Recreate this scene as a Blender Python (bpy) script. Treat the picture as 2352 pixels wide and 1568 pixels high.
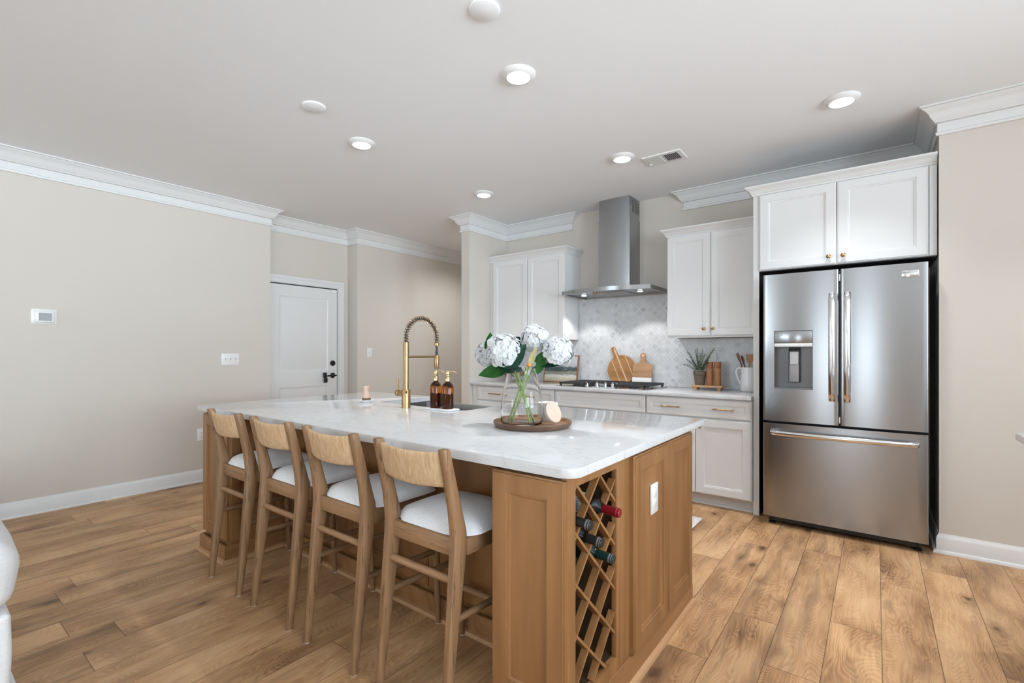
import bpy, bmesh, math, random
from mathutils import Vector as V, Matrix
PI = math.pi
C = bpy.context.scene
for o in list(bpy.data.objects): bpy.data.objects.remove(o)
random.seed(7)
# ---------------------------------------------------------------- camera, world, exposure, fill light
cam = bpy.data.cameras.new('camera'); co = bpy.data.objects.new('camera', cam)
C.collection.objects.link(co); C.camera = co
cam.sensor_fit = 'HORIZONTAL'; cam.sensor_width = 36.0
cam.lens = 36.0 * 1098.0 / 2352.0
cam.shift_y = (806.6 - 784.0) / 2352.0
co.location = (0, 0, 1.24); co.rotation_euler = (PI/2, 0, 0.65085)
cam.clip_start = 0.05
C.view_settings.view_transform = 'Standard'; C.view_settings.look = 'None'
C.view_settings.gamma = 1.0; C.view_settings.use_curve_mapping = False
C.view_settings.exposure = -0.36
W = bpy.data.worlds.new('sky'); C.world = W; W.use_nodes = True
bg = W.node_tree.nodes['Background']; bg.inputs[0].default_value = (0.86, 0.93, 1.0, 1); bg.inputs[1].default_value = 1.0
def area(name, loc, target, sx, sy, power, col=(1, 1, 1), spread=PI):
    l = bpy.data.lights.new(name, 'AREA'); l.shape = 'RECTANGLE'; l.size = sx; l.size_y = sy
    l.energy = power; l.color = col; l.spread = spread
    o = bpy.data.objects.new(name, l); C.collection.objects.link(o); o.location = loc
    o.rotation_euler = (V(target) - V(loc)).to_track_quat('-Z', 'Y').to_euler(); return o
FILL_COL = (0.79, 0.91, 1.0)
# area lights added at unseen openings, tilted up and tinted cool to fill the ceiling
YREAR = -6.6; XRIGHT = 3.9
REARW = [(-4.7, -2.9, .95, 2.45), (-.85, -.15, .05, 2.2), (2.1, 3.7, .95, 2.45)]; RIGHTW = [(-5.4, -3.4, .95, 2.45), (-1.6, .6, .95, 2.45), (1.3, 2.9, .95, 2.45)]  # unseen windows, added for their light; second rear one read from the refrigerator reflection
for (c0, c1, z0, z1), p in zip(REARW, (120, 38, 8)):
    area('added_fill', ((c0 + c1) / 2, YREAR + .06, (z0 + z1) / 2), ((c0 + c1) / 2, 0, (z0 + z1) / 2 + 5.0), c1 - c0, z1 - z0, p, FILL_COL, 2.2)
for (c0, c1, z0, z1), p in zip(RIGHTW, (215, 285, 36)):  # last right-hand light is a narrower beam added to brighten the far ceiling
    area('added_fill', (XRIGHT - .06, (c0 + c1) / 2, (z0 + z1) / 2), (0, (c0 + c1) / 2 + (0 if c0 < 1 else .05), (z0 + z1) / 2 + (2.7 if c0 < 1 else .5)), c1 - c0, z1 - z0, p, FILL_COL, 2.2 if c0 < 1 else 1.25)

# ---------------------------------------------------------------- helpers
class MB:
    def __init__(s): s.bm = bmesh.new()
    def face(s, vs):
        try: return s.bm.faces.new(vs)
        except ValueError: return None
    def box(s, x0, x1, y0, y1, z0, z1, b=0, seg=2):
        r = bmesh.ops.create_cube(s.bm, size=1.0)['verts']
        for v in r:
            v.co = V((x0 + (v.co.x + .5) * (x1 - x0), y0 + (v.co.y + .5) * (y1 - y0), z0 + (v.co.z + .5) * (z1 - z0)))
        if b > 0:
            es = list({e for v in r for e in v.link_edges})
            bmesh.ops.bevel(s.bm, geom=es, offset=b, segments=seg, affect='EDGES', profile=.5)
        return s
    def loft(s, rings, cap=True, closed=False):
        R = [[s.bm.verts.new(p) for p in r] for r in rings]
        n = len(R[0]); m = len(R)
        for i in range(m if closed else m - 1):
            a, b = R[i], R[(i + 1) % m]
            for j in range(n): s.face((a[j], a[(j + 1) % n], b[(j + 1) % n], b[j]))
        if cap and not closed: s.face(R[0][::-1]); s.face(R[-1])
        return s
    def lathe(s, prof, c=(0, 0, 0), seg=32, M=None, cap=True):
        c = V(c); rings = []
        for r, h in prof:
            ring = []
            for k in range(seg):
                a = 2 * PI * k / seg; p = V((max(r, 1e-5) * math.cos(a), max(r, 1e-5) * math.sin(a), h))
                ring.append((M @ p if M else p) + c)
            rings.append(ring)
        return s.loft(rings, cap)
    def tube(s, pts, r, seg=10, cap=True, closed=False):
        pts = [V(p) for p in pts]; n = len(pts); rs = r if isinstance(r, (list, tuple)) else [r] * n
        T = []
        for i in range(n):
            a = pts[(i - 1) % n] if (closed or i > 0) else pts[i]; b = pts[(i + 1) % n] if (closed or i < n - 1) else pts[i]
            T.append((b - a).normalized())
        u = T[0].orthogonal().normalized(); rings = []
        for i in range(n):
            u = (u - T[i] * u.dot(T[i])).normalized(); w = T[i].cross(u)
            rings.append([pts[i] + (u * math.cos(2 * PI * k / seg) + w * math.sin(2 * PI * k / seg)) * rs[i] for k in range(seg)])
        return s.loft(rings, cap, closed)
    def prism(s, poly, plane, a, b, bev=0):
        f = {'xy': lambda p, q, t: (p, q, t), 'xz': lambda p, q, t: (p, t, q), 'yz': lambda p, q, t: (t, p, q)}[plane]
        A = [s.bm.verts.new(f(p, q, a)) for p, q in poly]; B = [s.bm.verts.new(f(p, q, b)) for p, q in poly]
        n = len(poly); fa = s.face(A[::-1]); fb = s.face(B)
        for j in range(n): s.face((A[j], A[(j + 1) % n], B[(j + 1) % n], B[j]))
        if bev:
            es = [e for e in list(fa.edges) + list(fb.edges)]
            bmesh.ops.bevel(s.bm, geom=es, offset=bev, segments=2, affect='EDGES', profile=.5)
        return s
    def ball(s, c, r, seg=16, M=None):
        rx, ry, rz = r if isinstance(r, (tuple, list)) else (r, r, r)
        vs = bmesh.ops.create_uvsphere(s.bm, u_segments=seg, v_segments=max(6, seg // 2), radius=1.0)['verts']
        for v in vs:
            p = V((v.co.x * rx, v.co.y * ry, v.co.z * rz)); v.co = (M @ p if M else p) + V(c)
        return s
    def sweep(s, path, prof, cap=True):
        P = [V((x, y)) for x, y in path]; N = []
        for i in range(len(P) - 1):
            d = (P[i + 1] - P[i]).normalized(); N.append(V((d.y, -d.x)))
        rings = []
        for i, p in enumerate(P):
            if i == 0: m = N[0]
            elif i == len(P) - 1: m = N[-1]
            else: m = (N[i - 1] + N[i]) / (1 + N[i - 1].dot(N[i]))
            rings.append([(p.x + m.x * d, p.y + m.y * d, z) for d, z in prof])
        return s.loft(rings, cap)
    def rings4(s, o, u, v, n, w, h, spec):
        """concentric rectangles: spec = (inset, height along n)"""
        o, u, v, n = V(o), V(u), V(v), V(n); R = []
        for i, t in spec:
            R.append([s.bm.verts.new(o + u * a + v * b + n * t) for a, b in ((i, i), (w - i, i), (w - i, h - i), (i, h - i))])
        for a, b in zip(R, R[1:]):
            for j in range(4): s.face((a[j], a[(j + 1) % 4], b[(j + 1) % 4], b[j]))
        s.face(R[0][::-1]); s.face(R[-1]); return s
    def door(s, o, u, v, n, w, h, t=.02, st=.058, rec=.009, edge=True):
        e = [(0, 0), (0, t - .006), (.003, t - .004), (.006, t - .0035), (.0075, t)] if edge else [(0, 0), (0, t - .002), (.002, t)]
        return s.rings4(o, u, v, n, w, h, e + [(st, t), (st + .0012, t - .0035), (st + .0035, t - .0035), (st + .009, t - .0055), (st + .0125, t - rec - .001), (st + .015, t - rec - .001)])

def col_link(o): C.collection.objects.link(o); return o
def woff(p):
    t = V((0, 0, 0))
    while p is not None: t = t + p.location; p = p.parent
    return t
def obj(name, mb, m, parent=None, local=False, smooth=40):
    bm = mb.bm
    bmesh.ops.recalc_face_normals(bm, faces=bm.faces)
    if parent is not None and not local:
        bmesh.ops.translate(bm, verts=bm.verts, vec=-woff(parent))
    me = bpy.data.meshes.new(name); bm.to_mesh(me); bm.free()
    if smooth:
        me.polygons.foreach_set('use_smooth', [True] * len(me.polygons)); me.set_sharp_from_angle(angle=math.radians(smooth))
    me.materials.append(m)
    o = col_link(bpy.data.objects.new(name, me))
    if parent is not None: o.parent = parent
    return o
def tag(o, label, cat, group=None):
    o['label'] = label; o['category'] = cat
    if group: o['group'] = group
    return o
def thing(name, label, cat, loc=(0, 0, 0), group=None):
    o = col_link(bpy.data.objects.new(name, None)); o.location = loc; o.empty_display_size = .1
    return tag(o, label, cat, group)
def struct(name, mb, m, parent=None, smooth=40):
    o = obj(name, mb, m, parent, smooth=smooth)
    if parent is None: o['kind'] = 'structure'
    return o
def dup(root, loc, label=None, group=None):
    r = root.copy(); col_link(r); r.location = loc
    if label: r['label'] = label
    if group: r['group'] = group
    for ch in list(root.children):
        c = ch.copy(); col_link(c); c.parent = r
        for g in list(ch.children):
            d = g.copy(); col_link(d); d.parent = c
    return r
def text(name, s, size, m, parent, M, bend=None, extr=.0004, spacing=1.0):
    cu = bpy.data.curves.new(name, 'FONT'); cu.body = s; cu.size = size; cu.extrude = extr; cu.align_x = 'CENTER'; cu.align_y = 'CENTER'
    cu.space_character = spacing
    t = bpy.data.objects.new(name, cu); col_link(t)
    dg = bpy.context.evaluated_depsgraph_get(); me = bpy.data.meshes.new_from_object(t.evaluated_get(dg))
    bpy.data.objects.remove(t)
    off = woff(parent)
    for v in me.vertices:
        p = bend(v.co) if bend else M @ v.co
        v.co = p - off
    me.materials.clear(); me.materials.append(m)
    o = col_link(bpy.data.objects.new(name, me)); o.parent = parent; return o

# ---------------------------------------------------------------- materials
class NT:
    def __init__(s, name):
        s.m = bpy.data.materials.new(name); s.m.use_nodes = True; s.t = s.m.node_tree
        s.b = s.t.nodes['Principled BSDF']
    def n(s, k, **kw):
        x = s.t.nodes.new(k)
        for a, b in kw.items(): setattr(x, a, b)
        return x
    def l(s, a, b): s.t.links.new(a, b)
    def val(s, sock, v):
        if isinstance(v, (int, float, tuple)): sock.default_value = v
        else: s.l(v, sock)
    def math(s, op, a, b=0.0, c=0.0):
        x = s.n('ShaderNodeMath', operation=op); s.val(x.inputs[0], a); s.val(x.inputs[1], b); s.val(x.inputs[2], c); return x.outputs[0]
    def mix(s, f, a, b, blend='MIX'):
        x = s.n('ShaderNodeMix', data_type='RGBA', blend_type=blend)
        s.val(x.inputs[0], f)
        for k, v in ((6, a), (7, b)):
            if isinstance(v, tuple): x.inputs[k].default_value = (*v[:3], 1)
            else: s.l(v, x.inputs[k])
        return x.outputs[2]
    def ramp(s, f, stops):
        x = s.n('ShaderNodeValToRGB'); e = x.color_ramp.elements
        while len(e) < len(stops): e.new(.5)
        for q, (p, c) in zip(e, stops): q.position = p; q.color = (*c, 1) if len(c) == 3 else c
        s.l(f, x.inputs[0]); return x.outputs[0]
    def rng(s, f, a, b, c, d):
        x = s.n('ShaderNodeMapRange'); s.l(f, x.inputs[0])
        for i, q in enumerate((a, b, c, d)): x.inputs[i + 1].default_value = q
        return x.outputs[0]
    def mapped(s, src, scale, loc=(0, 0, 0), rot=(0, 0, 0)):
        x = s.n('ShaderNodeMapping'); s.l(src, x.inputs[0]); x.inputs['Scale'].default_value = scale
        x.inputs['Location'].default_value = loc; x.inputs['Rotation'].default_value = rot; return x.outputs[0]
    def noise(s, vec, scale, detail=3, rough=.5, dist=0.0):
        x = s.n('ShaderNodeTexNoise'); s.l(vec, x.inputs['Vector']); x.inputs['Scale'].default_value = scale
        x.inputs['Detail'].default_value = detail; x.inputs['Roughness'].default_value = rough; x.inputs['Distortion'].default_value = dist
        return x.outputs['Fac']
    def pos(s): return s.n('ShaderNodeNewGeometry').outputs['Position']
    def obj(s): return s.n('ShaderNodeTexCoord').outputs['Object']
    def set(s, **kw):
        for k, v in kw.items():
            sk = s.b.inputs[k.replace('_', ' ')]
            if isinstance(v, (int, float)): sk.default_value = v
            elif isinstance(v, tuple): sk.default_value = (*v, 1) if len(v) == 3 else v
            else: s.l(v, sk)
        return s
    def bump(s, h, strength=.3, dist=.002):
        x = s.n('ShaderNodeBump'); x.inputs['Strength'].default_value = strength; x.inputs['Distance'].default_value = dist
        s.l(h, x.inputs['Height']); s.l(x.outputs[0], s.b.inputs['Normal'])

def pm(name, c, rough=.5, metal=0.0, var=.04, ns=9.0, bump=0.0, **kw):
    t = NT(name); f = t.noise(t.obj(), ns, 3)
    a = tuple(x * (1 - var) for x in c); b = tuple(min(1, x * (1 + var)) for x in c)
    t.set(Base_Color=t.mix(f, a, b), Roughness=rough, Metallic=metal, **kw)
    if bump: t.bump(t.noise(t.obj(), ns * 12, 2), bump, .001)
    return t.m

def wood(name, c1, c2, axis=2, sc=1.0, rough=.45, streak=.5, dark=None, ring=.35, bump=.0):
    t = NT(name); oi = t.n('ShaderNodeObjectInfo').outputs['Random']
    cm = t.n('ShaderNodeCombineXYZ')
    for i in range(3): t.l(t.math('MULTIPLY', oi, 7.3 + i * 3), cm.inputs[i])
    ad = t.n('ShaderNodeVectorMath', operation='ADD'); t.l(t.obj(), ad.inputs[0]); t.l(cm.outputs[0], ad.inputs[1])
    s = [22.0, 22.0, 22.0]; s[axis] = 1.6; s = [q * sc for q in s]
    g = t.noise(t.mapped(ad.outputs[0], tuple(s)), 1.6, 6, .62)
    s2 = [5.0, 5.0, 5.0]; s2[axis] = .55; s2 = [q * sc for q in s2]
    r = t.noise(t.mapped(ad.outputs[0], tuple(s2)), 1.0, 2, .4)
    rr = t.math('SINE', t.math('MULTIPLY', r, 55.0)); rr = t.rng(rr, -1, 1, 0, 1)
    f = t.math('ADD', t.math('MULTIPLY', g, 1 - ring), t.math('MULTIPLY', rr, ring))
    f = t.rng(f, .5 - streak * .55, .5 + streak * .55, 0, 1)
    colr = t.mix(f, c2, c1)
    if dark:
        s3 = [70.0, 70.0, 70.0]; s3[axis] = 5.0; p = t.noise(t.mapped(ad.outputs[0], tuple(q * sc for q in s3)), 1.0, 3, .7)
        colr = t.mix(t.rng(p, .56, .70, 0, .85), colr, dark)
    t.set(Base_Color=colr, Roughness=rough)
    if bump: t.bump(g, bump, .001)
    return t.m

# floor planks (7.4 inch wide, long side into the kitchen)
def floor_mat():
    t = NT('oak_planks'); sx = t.n('ShaderNodeSeparateXYZ'); t.l(t.pos(), sx.inputs[0]); X, Y = sx.outputs[0], sx.outputs[1]
    px = t.math('DIVIDE', t.math('ADD', X, .542 + 18.7), .187); ix = t.math('FLOOR', px); fx = t.math('FRACT', px)
    w1 = t.n('ShaderNodeTexWhiteNoise', noise_dimensions='1D'); t.l(ix, w1.inputs['W'])
    py = t.math('DIVIDE', t.math('ADD', Y, t.math('MULTIPLY', w1.outputs[0], 9.0)), 1.38); iy = t.math('FLOOR', py); fy = t.math('FRACT', py)
    cb = t.n('ShaderNodeCombineXYZ'); t.l(ix, cb.inputs[0]); t.l(iy, cb.inputs[1])
    w2 = t.n('ShaderNodeTexWhiteNoise', noise_dimensions='2D'); t.l(cb.outputs[0], w2.inputs['Vector']); rnd = w2.outputs[0]
    cv = t.n('ShaderNodeCombineXYZ'); t.l(X, cv.inputs[0]); t.l(Y, cv.inputs[1]); t.l(t.math('MULTIPLY', rnd, 41.0), cv.inputs[2])
    vec = cv.outputs[0]
    warp = t.noise(t.mapped(vec, (2.2, 1.1, 1)), 1.5, 3)
    wv = t.n('ShaderNodeCombineXYZ'); t.l(t.math('MULTIPLY', warp, .13), wv.inputs[0])
    va = t.n('ShaderNodeVectorMath', operation='ADD'); t.l(vec, va.inputs[0]); t.l(wv.outputs[0], va.inputs[1]); vw = va.outputs[0]
    cont = t.noise(t.mapped(vw, (4.6, 1.15, 1)), 1.0, 2, .45)
    rg = t.rng(t.math('SINE', t.math('MULTIPLY', cont, 400.0)), -1, 1, 0, 1)
    gr = t.noise(t.mapped(vw, (95, 5, 1)), 1.0, 5, .65)
    bl = t.noise(t.mapped(vec, (3.6, 1.5, 1)), 1.4, 3, .5)
    f = t.math('ADD', t.math('MULTIPLY', rg, .16), t.math('MULTIPLY', gr, .84))
    f = t.math('ADD', t.math('MULTIPLY', f, .45), t.math('MULTIPLY', bl, .70))
    c = t.ramp(f, [(.33, (.14, .070, .033)), (.47, (.345, .190, .090)), (.60, (.50, .298, .150)), (.78, (.63, .41, .228))])
    # knots and smoky patches
    vo = t.n('ShaderNodeTexVoronoi', feature='F1'); t.l(t.mapped(vw, (4.0, 1.9, 1)), vo.inputs['Vector']); vo.inputs['Scale'].default_value = 1.45
    kd = t.math('ADD', vo.outputs['Distance'], t.math('MULTIPLY', t.noise(t.mapped(vec, (14, 9, 1)), 2.0, 4), .22))
    c = t.mix(t.rng(kd, .165, .225, .92, 0), c, (.045, .022, .012))
    c = t.mix(t.rng(kd, .19, .40, .55, 0), c, (.16, .082, .042))
    sm = t.noise(t.mapped(vw, (8.5, .62, 1), (3, 1, 5)), 1.3, 4, .6)
    c = t.mix(t.rng(sm, .55, .72, 0, .56), c, (.125, .078, .055))
    hs = t.n('ShaderNodeHueSaturation'); t.l(c, hs.inputs['Color']); t.l(t.rng(rnd, 0, 1, .86, 1.12), hs.inputs['Value']); c = hs.outputs[0]
    ex = t.math('MINIMUM', fx, t.math('SUBTRACT', 1.0, fx)); ey = t.math('MULTIPLY', t.math('MINIMUM', fy, t.math('SUBTRACT', 1.0, fy)), 7.4)
    ed = t.math('MINIMUM', ex, ey); c = t.mix(t.rng(ed, .004, .011, .75, 0), c, (.07, .035, .018))
    t.set(Base_Color=c, Roughness=t.rng(gr, .2, .8, .34, .5), IOR=1.4, Specular_IOR_Level=.35)
    t.bump(t.math('ADD', t.rng(ed, .0, .012, 0, 1), t.math('MULTIPLY', gr, .25)), .25, .0015)
    return t.m

def quartz_mat():
    t = NT('white_quartz'); p = t.pos()
    v1 = t.noise(t.mapped(p, (1.0, 2.6, 1), rot=(0, 0, .35)), 2.6, 8, .62, .6)
    ln = t.math('ABSOLUTE', t.math('SUBTRACT', v1, .5)); c = t.mix(t.rng(ln, 0, .018, .38, 0), (.60, .60, .605), (.37, .37, .38))
    m = t.noise(p, 38, 3); c = t.mix(t.rng(m, .40, .62, .20, 0), c, (.50, .50, .52))
    t.set(Base_Color=c, Roughness=.09, IOR=1.5, Specular_IOR_Level=.5); return t.m

def tile_mat():
    t = NT('lattice_marble_tile'); sx = t.n('ShaderNodeSeparateXYZ'); t.l(t.pos(), sx.inputs[0]); X, Z = sx.outputs[0], sx.outputs[2]
    S = .0585; k = .70711 / S
    u = t.math('MULTIPLY', t.math('ADD', t.math('ADD', X, 20), Z), k); v = t.math('MULTIPLY', t.math('ADD', t.math('SUBTRACT', X, Z), 20.013), k)
    iu, iv, fu, fv = t.math('FLOOR', u), t.math('FLOOR', v), t.math('FRACT', u), t.math('FRACT', v)
    cb = t.n('ShaderNodeCombineXYZ'); t.l(iu, cb.inputs[0]); t.l(iv, cb.inputs[1])
    w = t.n('ShaderNodeTexWhiteNoise', noise_dimensions='2D'); t.l(cb.outputs[0], w.inputs['Vector'])
    mu = t.math('MINIMUM', fu, t.math('SUBTRACT', 1, fu)); mv = t.math('MINIMUM', fv, t.math('SUBTRACT', 1, fv))
    d = t.math('MINIMUM', mu, mv)
    inner = t.rng(d, .165, .18, 0, 1)
    g1 = t.rng(t.math('ABSOLUTE', t.math('SUBTRACT', d, .155)), .012, .028, 1, 0)
    g2 = t.rng(d, .008, .022, 1, 0)
    g = t.math('MAXIMUM', g1, g2)
    mb = t.noise(t.mapped(t.pos(), (1, 1, 1)), 16, 6, .6, .8); vein = t.rng(mb, .54, .68, 0, .8)
    base = t.mix(t.math('MULTIPLY', inner, w.outputs[0]), (.67, .68, .70), (.54, .55, .57))
    base = t.mix(t.math('MULTIPLY', vein, t.rng(w.outputs[0], .4, .8, .15, .8)), base, (.27, .27, .28))
    base = t.mix(t.math('MULTIPLY', t.math('SUBTRACT', 1, inner), .55), base, (.70, .71, .73)); c = t.mix(t.math('MULTIPLY', g, .8), base, (.30, .31, .33))
    t.set(Base_Color=c, Roughness=.28); t.bump(t.math('SUBTRACT', 1, g), .25, .0015); return t.m

def steel_mat(name, c, rough, axis=2, an=.72, rot=.25):
    t = NT(name); s = [3.0, 3.0, 3.0]
    for i in range(3):
        if i != axis: s[i] = 1.2
    s[axis] = 420.0
    g = t.noise(t.mapped(t.obj(), tuple(s)), 1.0, 3)
    t.set(Base_Color=t.mix(g, tuple(q * .97 for q in c), tuple(q * 1.03 for q in c)), Metallic=1.0, Roughness=rough, Anisotropic=an, Anisotropic_Rotation=rot)
    tg = t.n('ShaderNodeTangent', direction_type='RADIAL', axis='Z'); t.l(tg.outputs[0], t.b.inputs['Tangent'])
    return t.m

def glass_mat(name, c, rough=.0, ior=1.45):
    t = NT(name); f = t.noise(t.obj(), 5, 2)
    t.set(Base_Color=t.mix(f, tuple(x * .985 for x in c), c), Roughness=rough, IOR=ior, Transmission_Weight=1.0); return t.m
def emit_mat(name, c, e):
    t = NT(name); t.set(Base_Color=(.8, .8, .8), Emission_Color=c, Emission_Strength=e); return t.m

M_wall = pm('greige_wall_paint', (.615, .57, .515), .62, var=.012, ns=3, bump=.02)
M_ceil = pm('white_ceiling_paint', (.865, .885, .91), .75, var=.01, ns=2)
M_trim = pm('white_trim_paint', (.71, .71, .71), .35, var=.01)
M_cab = pm('white_cabinet_paint', (.71, .71, .71), .32, var=.01)
M_floor = floor_mat(); M_quartz = quartz_mat(); M_tile = tile_mat()
M_steel = steel_mat('brushed_steel', (.36, .366, .378), .23)
M_hood = steel_mat('brushed_hood_steel', (.38, .39, .40), .24)
M_polish = pm('polished_steel', (.72, .72, .73), .14, 1.0, var=.03)
M_sink = pm('satin_sink_steel', (.30, .30, .305), .32, 1.0, var=.05, ns=30)
M_dark = pm('charcoal_plastic', (.028, .028, .03), .5, var=.15)
M_blackm = pm('black_metal', (.015, .015, .016), .35, .3, var=.1)
M_iron = pm('cast_iron', (.035, .036, .038), .55, .2, var=.2, ns=60, bump=.2)
M_grey = pm('grey_plastic', (.32, .32, .33), .4, var=.05)
M_lgrey = pm('light_grey_plastic', (.62, .62, .63), .35, var=.03)
M_brass = pm('brushed_brass', (.43, .285, .14), .33, 1.0, var=.06, ns=30)
M_brassd = pm('antique_brass', (.60, .47, .27), .25, 1.0, var=.08, ns=30)
M_maple = wood('stained_maple', (.375, .190, .075), (.20, .089, .029), 2, .6, .38, .62, ring=.22)
M_mapleh = wood('stained_maple_rail', (.375, .190, .075), (.20, .089, .029), 1, .6, .38, .62, ring=.22)
M_mapled = wood('maple_panel', (.355, .176, .067), (.19, .085, .029), 2, .5, .38, .62, ring=.3)
M_mapleb = wood('maple_shoe', (.56, .34, .18), (.42, .235, .11), 1, .7, .4, .9, ring=.1)
M_mapler = wood('rack_interior_shaded', (.10, .055, .026), (.05, .026, .012), 2, .7, .6, .9)  # maple darkened in colour to stand in for the unlit rack inside
M_stool = wood('weathered_oak', (.35, .195, .093), (.17, .092, .044), 2, 1.3, .48, .75, dark=(.06, .036, .022), ring=.12, bump=.15)
M_stoolh = wood('weathered_oak_rail', (.38, .215, .105), (.235, .128, .060), 0, 1.3, .48, .75, dark=(.10, .06, .034), ring=.12, bump=.15)
M_stooly = wood('weathered_oak_stretcher', (.27, .155, .078), (.16, .09, .044), 1, 1.3, .5, .75, dark=(.08, .05, .03), ring=.12, bump=.15)
def cord_mat():
    t = NT('paper_cord'); sx = t.n('ShaderNodeSeparateXYZ'); t.l(t.obj(), sx.inputs[0])
    st = t.rng(t.math('SINE', t.math('MULTIPLY', sx.outputs[0], 1650.0)), -1, 1, 0, 1)
    n = t.noise(t.mapped(t.obj(), (90, 90, 5)), 1.0, 3); fz = t.noise(t.obj(), 240, 2)
    c = t.mix(t.rng(n, .3, .7, 0, 1), (.47, .295, .155), (.68, .475, .285)); c = t.mix(t.math('MULTIPLY', t.rng(fz, .5, .7, 0, 1), .35), c, (.72, .54, .35))
    c = t.mix(t.math('MULTIPLY', t.math('SUBTRACT', 1, st), .22), c, (.22, .12, .055))
    t.set(Base_Color=c, Roughness=.85); t.bump(st, .35, .0012); return t.m
M_cord = cord_mat()
def fabric(name, c, c2, sc=700):
    t = NT(name); a = t.noise(t.mapped(t.obj(), (1, .12, 1)), sc, 2); b = t.noise(t.mapped(t.obj(), (.12, 1, 1)), sc, 2)
    f = t.math('MULTIPLY', t.math('ADD', a, b), .5); t.set(Base_Color=t.mix(t.rng(f, .38, .62, 0, 1), c2, c), Roughness=.9, Sheen_Weight=.2)
    t.bump(f, .3, .001); return t.m
M_linen = fabric('grey_linen', (.85, .85, .86), (.66, .66, .67))
M_slip = fabric('white_slipcover', (.74, .74, .745), (.66, .66, .67), 300)
M_rug = fabric('pale_rug', (.66, .64, .62), (.45, .43, .42), 120)
M_glass = glass_mat('clear_glass', (1, 1, 1), .0, 1.25)
M_lampglass = emit_mat('lamp_lens', (1, .985, .96), 9.0)
M_hoodlens = emit_mat('hood_lens', (1, .98, .95), 14.0)
M_amber = glass_mat('amber_glass', (.50, .16, .02), .03, 1.35)
M_liquid = pm('brown_soap', (.09, .028, .008), .2, var=.2)
M_white = pm('white_ceramic', (.78, .78, .785), .2, var=.01)
M_marble = NT('white_marble'); _t = M_marble; _t.set(Base_Color=_t.mix(_t.rng(_t.noise(_t.obj(), 9, 6, .6, .8), .55, .75, 0, .6), (.78, .78, .78), (.42, .42, .44)), Roughness=.25); M_marble = _t.m
M_plate = pm('white_switch_plastic', (.80, .80, .80), .3, var=.01)
M_plated = pm('switch_slot', (.25, .25, .25), .5, var=.05)
M_screen = pm('thermostat_screen', (.13, .14, .14), .25, var=.05)
M_acacia = wood('acacia_tray', (.42, .22, .10), (.15, .065, .028), 0, .8, .4, .6, ring=.4)
M_rimband = wood('acacia_rim', (.20, .115, .075), (.08, .042, .026), 2, .35, .45, .5, ring=.3)
M_tan = pm('pale_wood_lid', (.57, .46, .38), .55, var=.12, ns=14)
M_beech = wood('beech_brush', (.66, .46, .36), (.56, .37, .27), 2, 1.0, .5, .8)
M_bristle = pm('bristle', (.16, .09, .055), .8, var=.4, ns=90)
M_board = wood('teak_board', (.50, .245, .085), (.24, .10, .032), 0, .55, .45, .9, ring=.25)
M_boardl = pm('pale_inlay', (.66, .47, .28), .5, var=.1)
M_mango = wood('mango_board', (.52, .31, .17), (.36, .17, .08), 0, .6, .45, .9, ring=.35)
M_mill = wood('acacia_mill', (.46, .19, .075), (.20, .07, .026), 2, 1.0, .4, .9, ring=.25)
M_pine = wood('light_stand', (.62, .38, .20), (.48, .28, .14), 0, .8, .5, .8)
M_spoon = wood('dark_spoon', (.20, .07, .028), (.11, .036, .014), 2, 1, .45, .8)
M_spoonl = wood('light_spoon', (.48, .23, .08), (.34, .15, .05), 2, 1, .45, .8)
M_pot = pm('grey_brown_pot', (.14, .105, .075), .75, var=.25, ns=25, bump=.2)
M_needle = pm('rosemary_green', (.022, .062, .030), .55, var=.4, ns=20)
M_leaf = pm('hydrangea_leaf_green', (.035, .17, .028), .42, var=.35, ns=30)
M_leafd = pm('deep_leaf_green', (.012, .065, .035), .42, var=.35, ns=30)
M_stem = pm('stem_green', (.20, .30, .075), .4, var=.25, ns=20)
def petal_mat(name, c):
    t = NT(name); f = t.noise(t.obj(), 40, 2); k = t.mix(f, tuple(x * .93 for x in c), c); t.set(Base_Color=k, Roughness=.9, Specular_IOR_Level=.1)
    tr = t.n('ShaderNodeBsdfTranslucent'); t.l(k, tr.inputs[0]); mx = t.n('ShaderNodeMixShader'); mx.inputs[0].default_value = .42
    t.l(t.b.outputs[0], mx.inputs[1]); t.l(tr.outputs[0], mx.inputs[2]); t.l(mx.outputs[0], t.t.nodes['Material Output'].inputs[0])
    return t.m
M_petal = petal_mat('white_petal', (.84, .855, .86)); M_yellow = pm('yellow_petal', (.74, .66, .36), .5, var=.2, ns=40)
M_pink = pm('pink_petal', (.75, .09, .17), .5, var=.2, ns=40); M_orange = pm('orange_petal', (.80, .30, .04), .5, var=.2, ns=40)
M_copper = wood('turned_wood', (.30, .14, .06), (.13, .055, .025), 2, 1, .35, .9)
M_frame = wood('thin_oak_frame', (.34, .16, .08), (.22, .10, .05), 2, 1.0, .5, .8)
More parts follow.
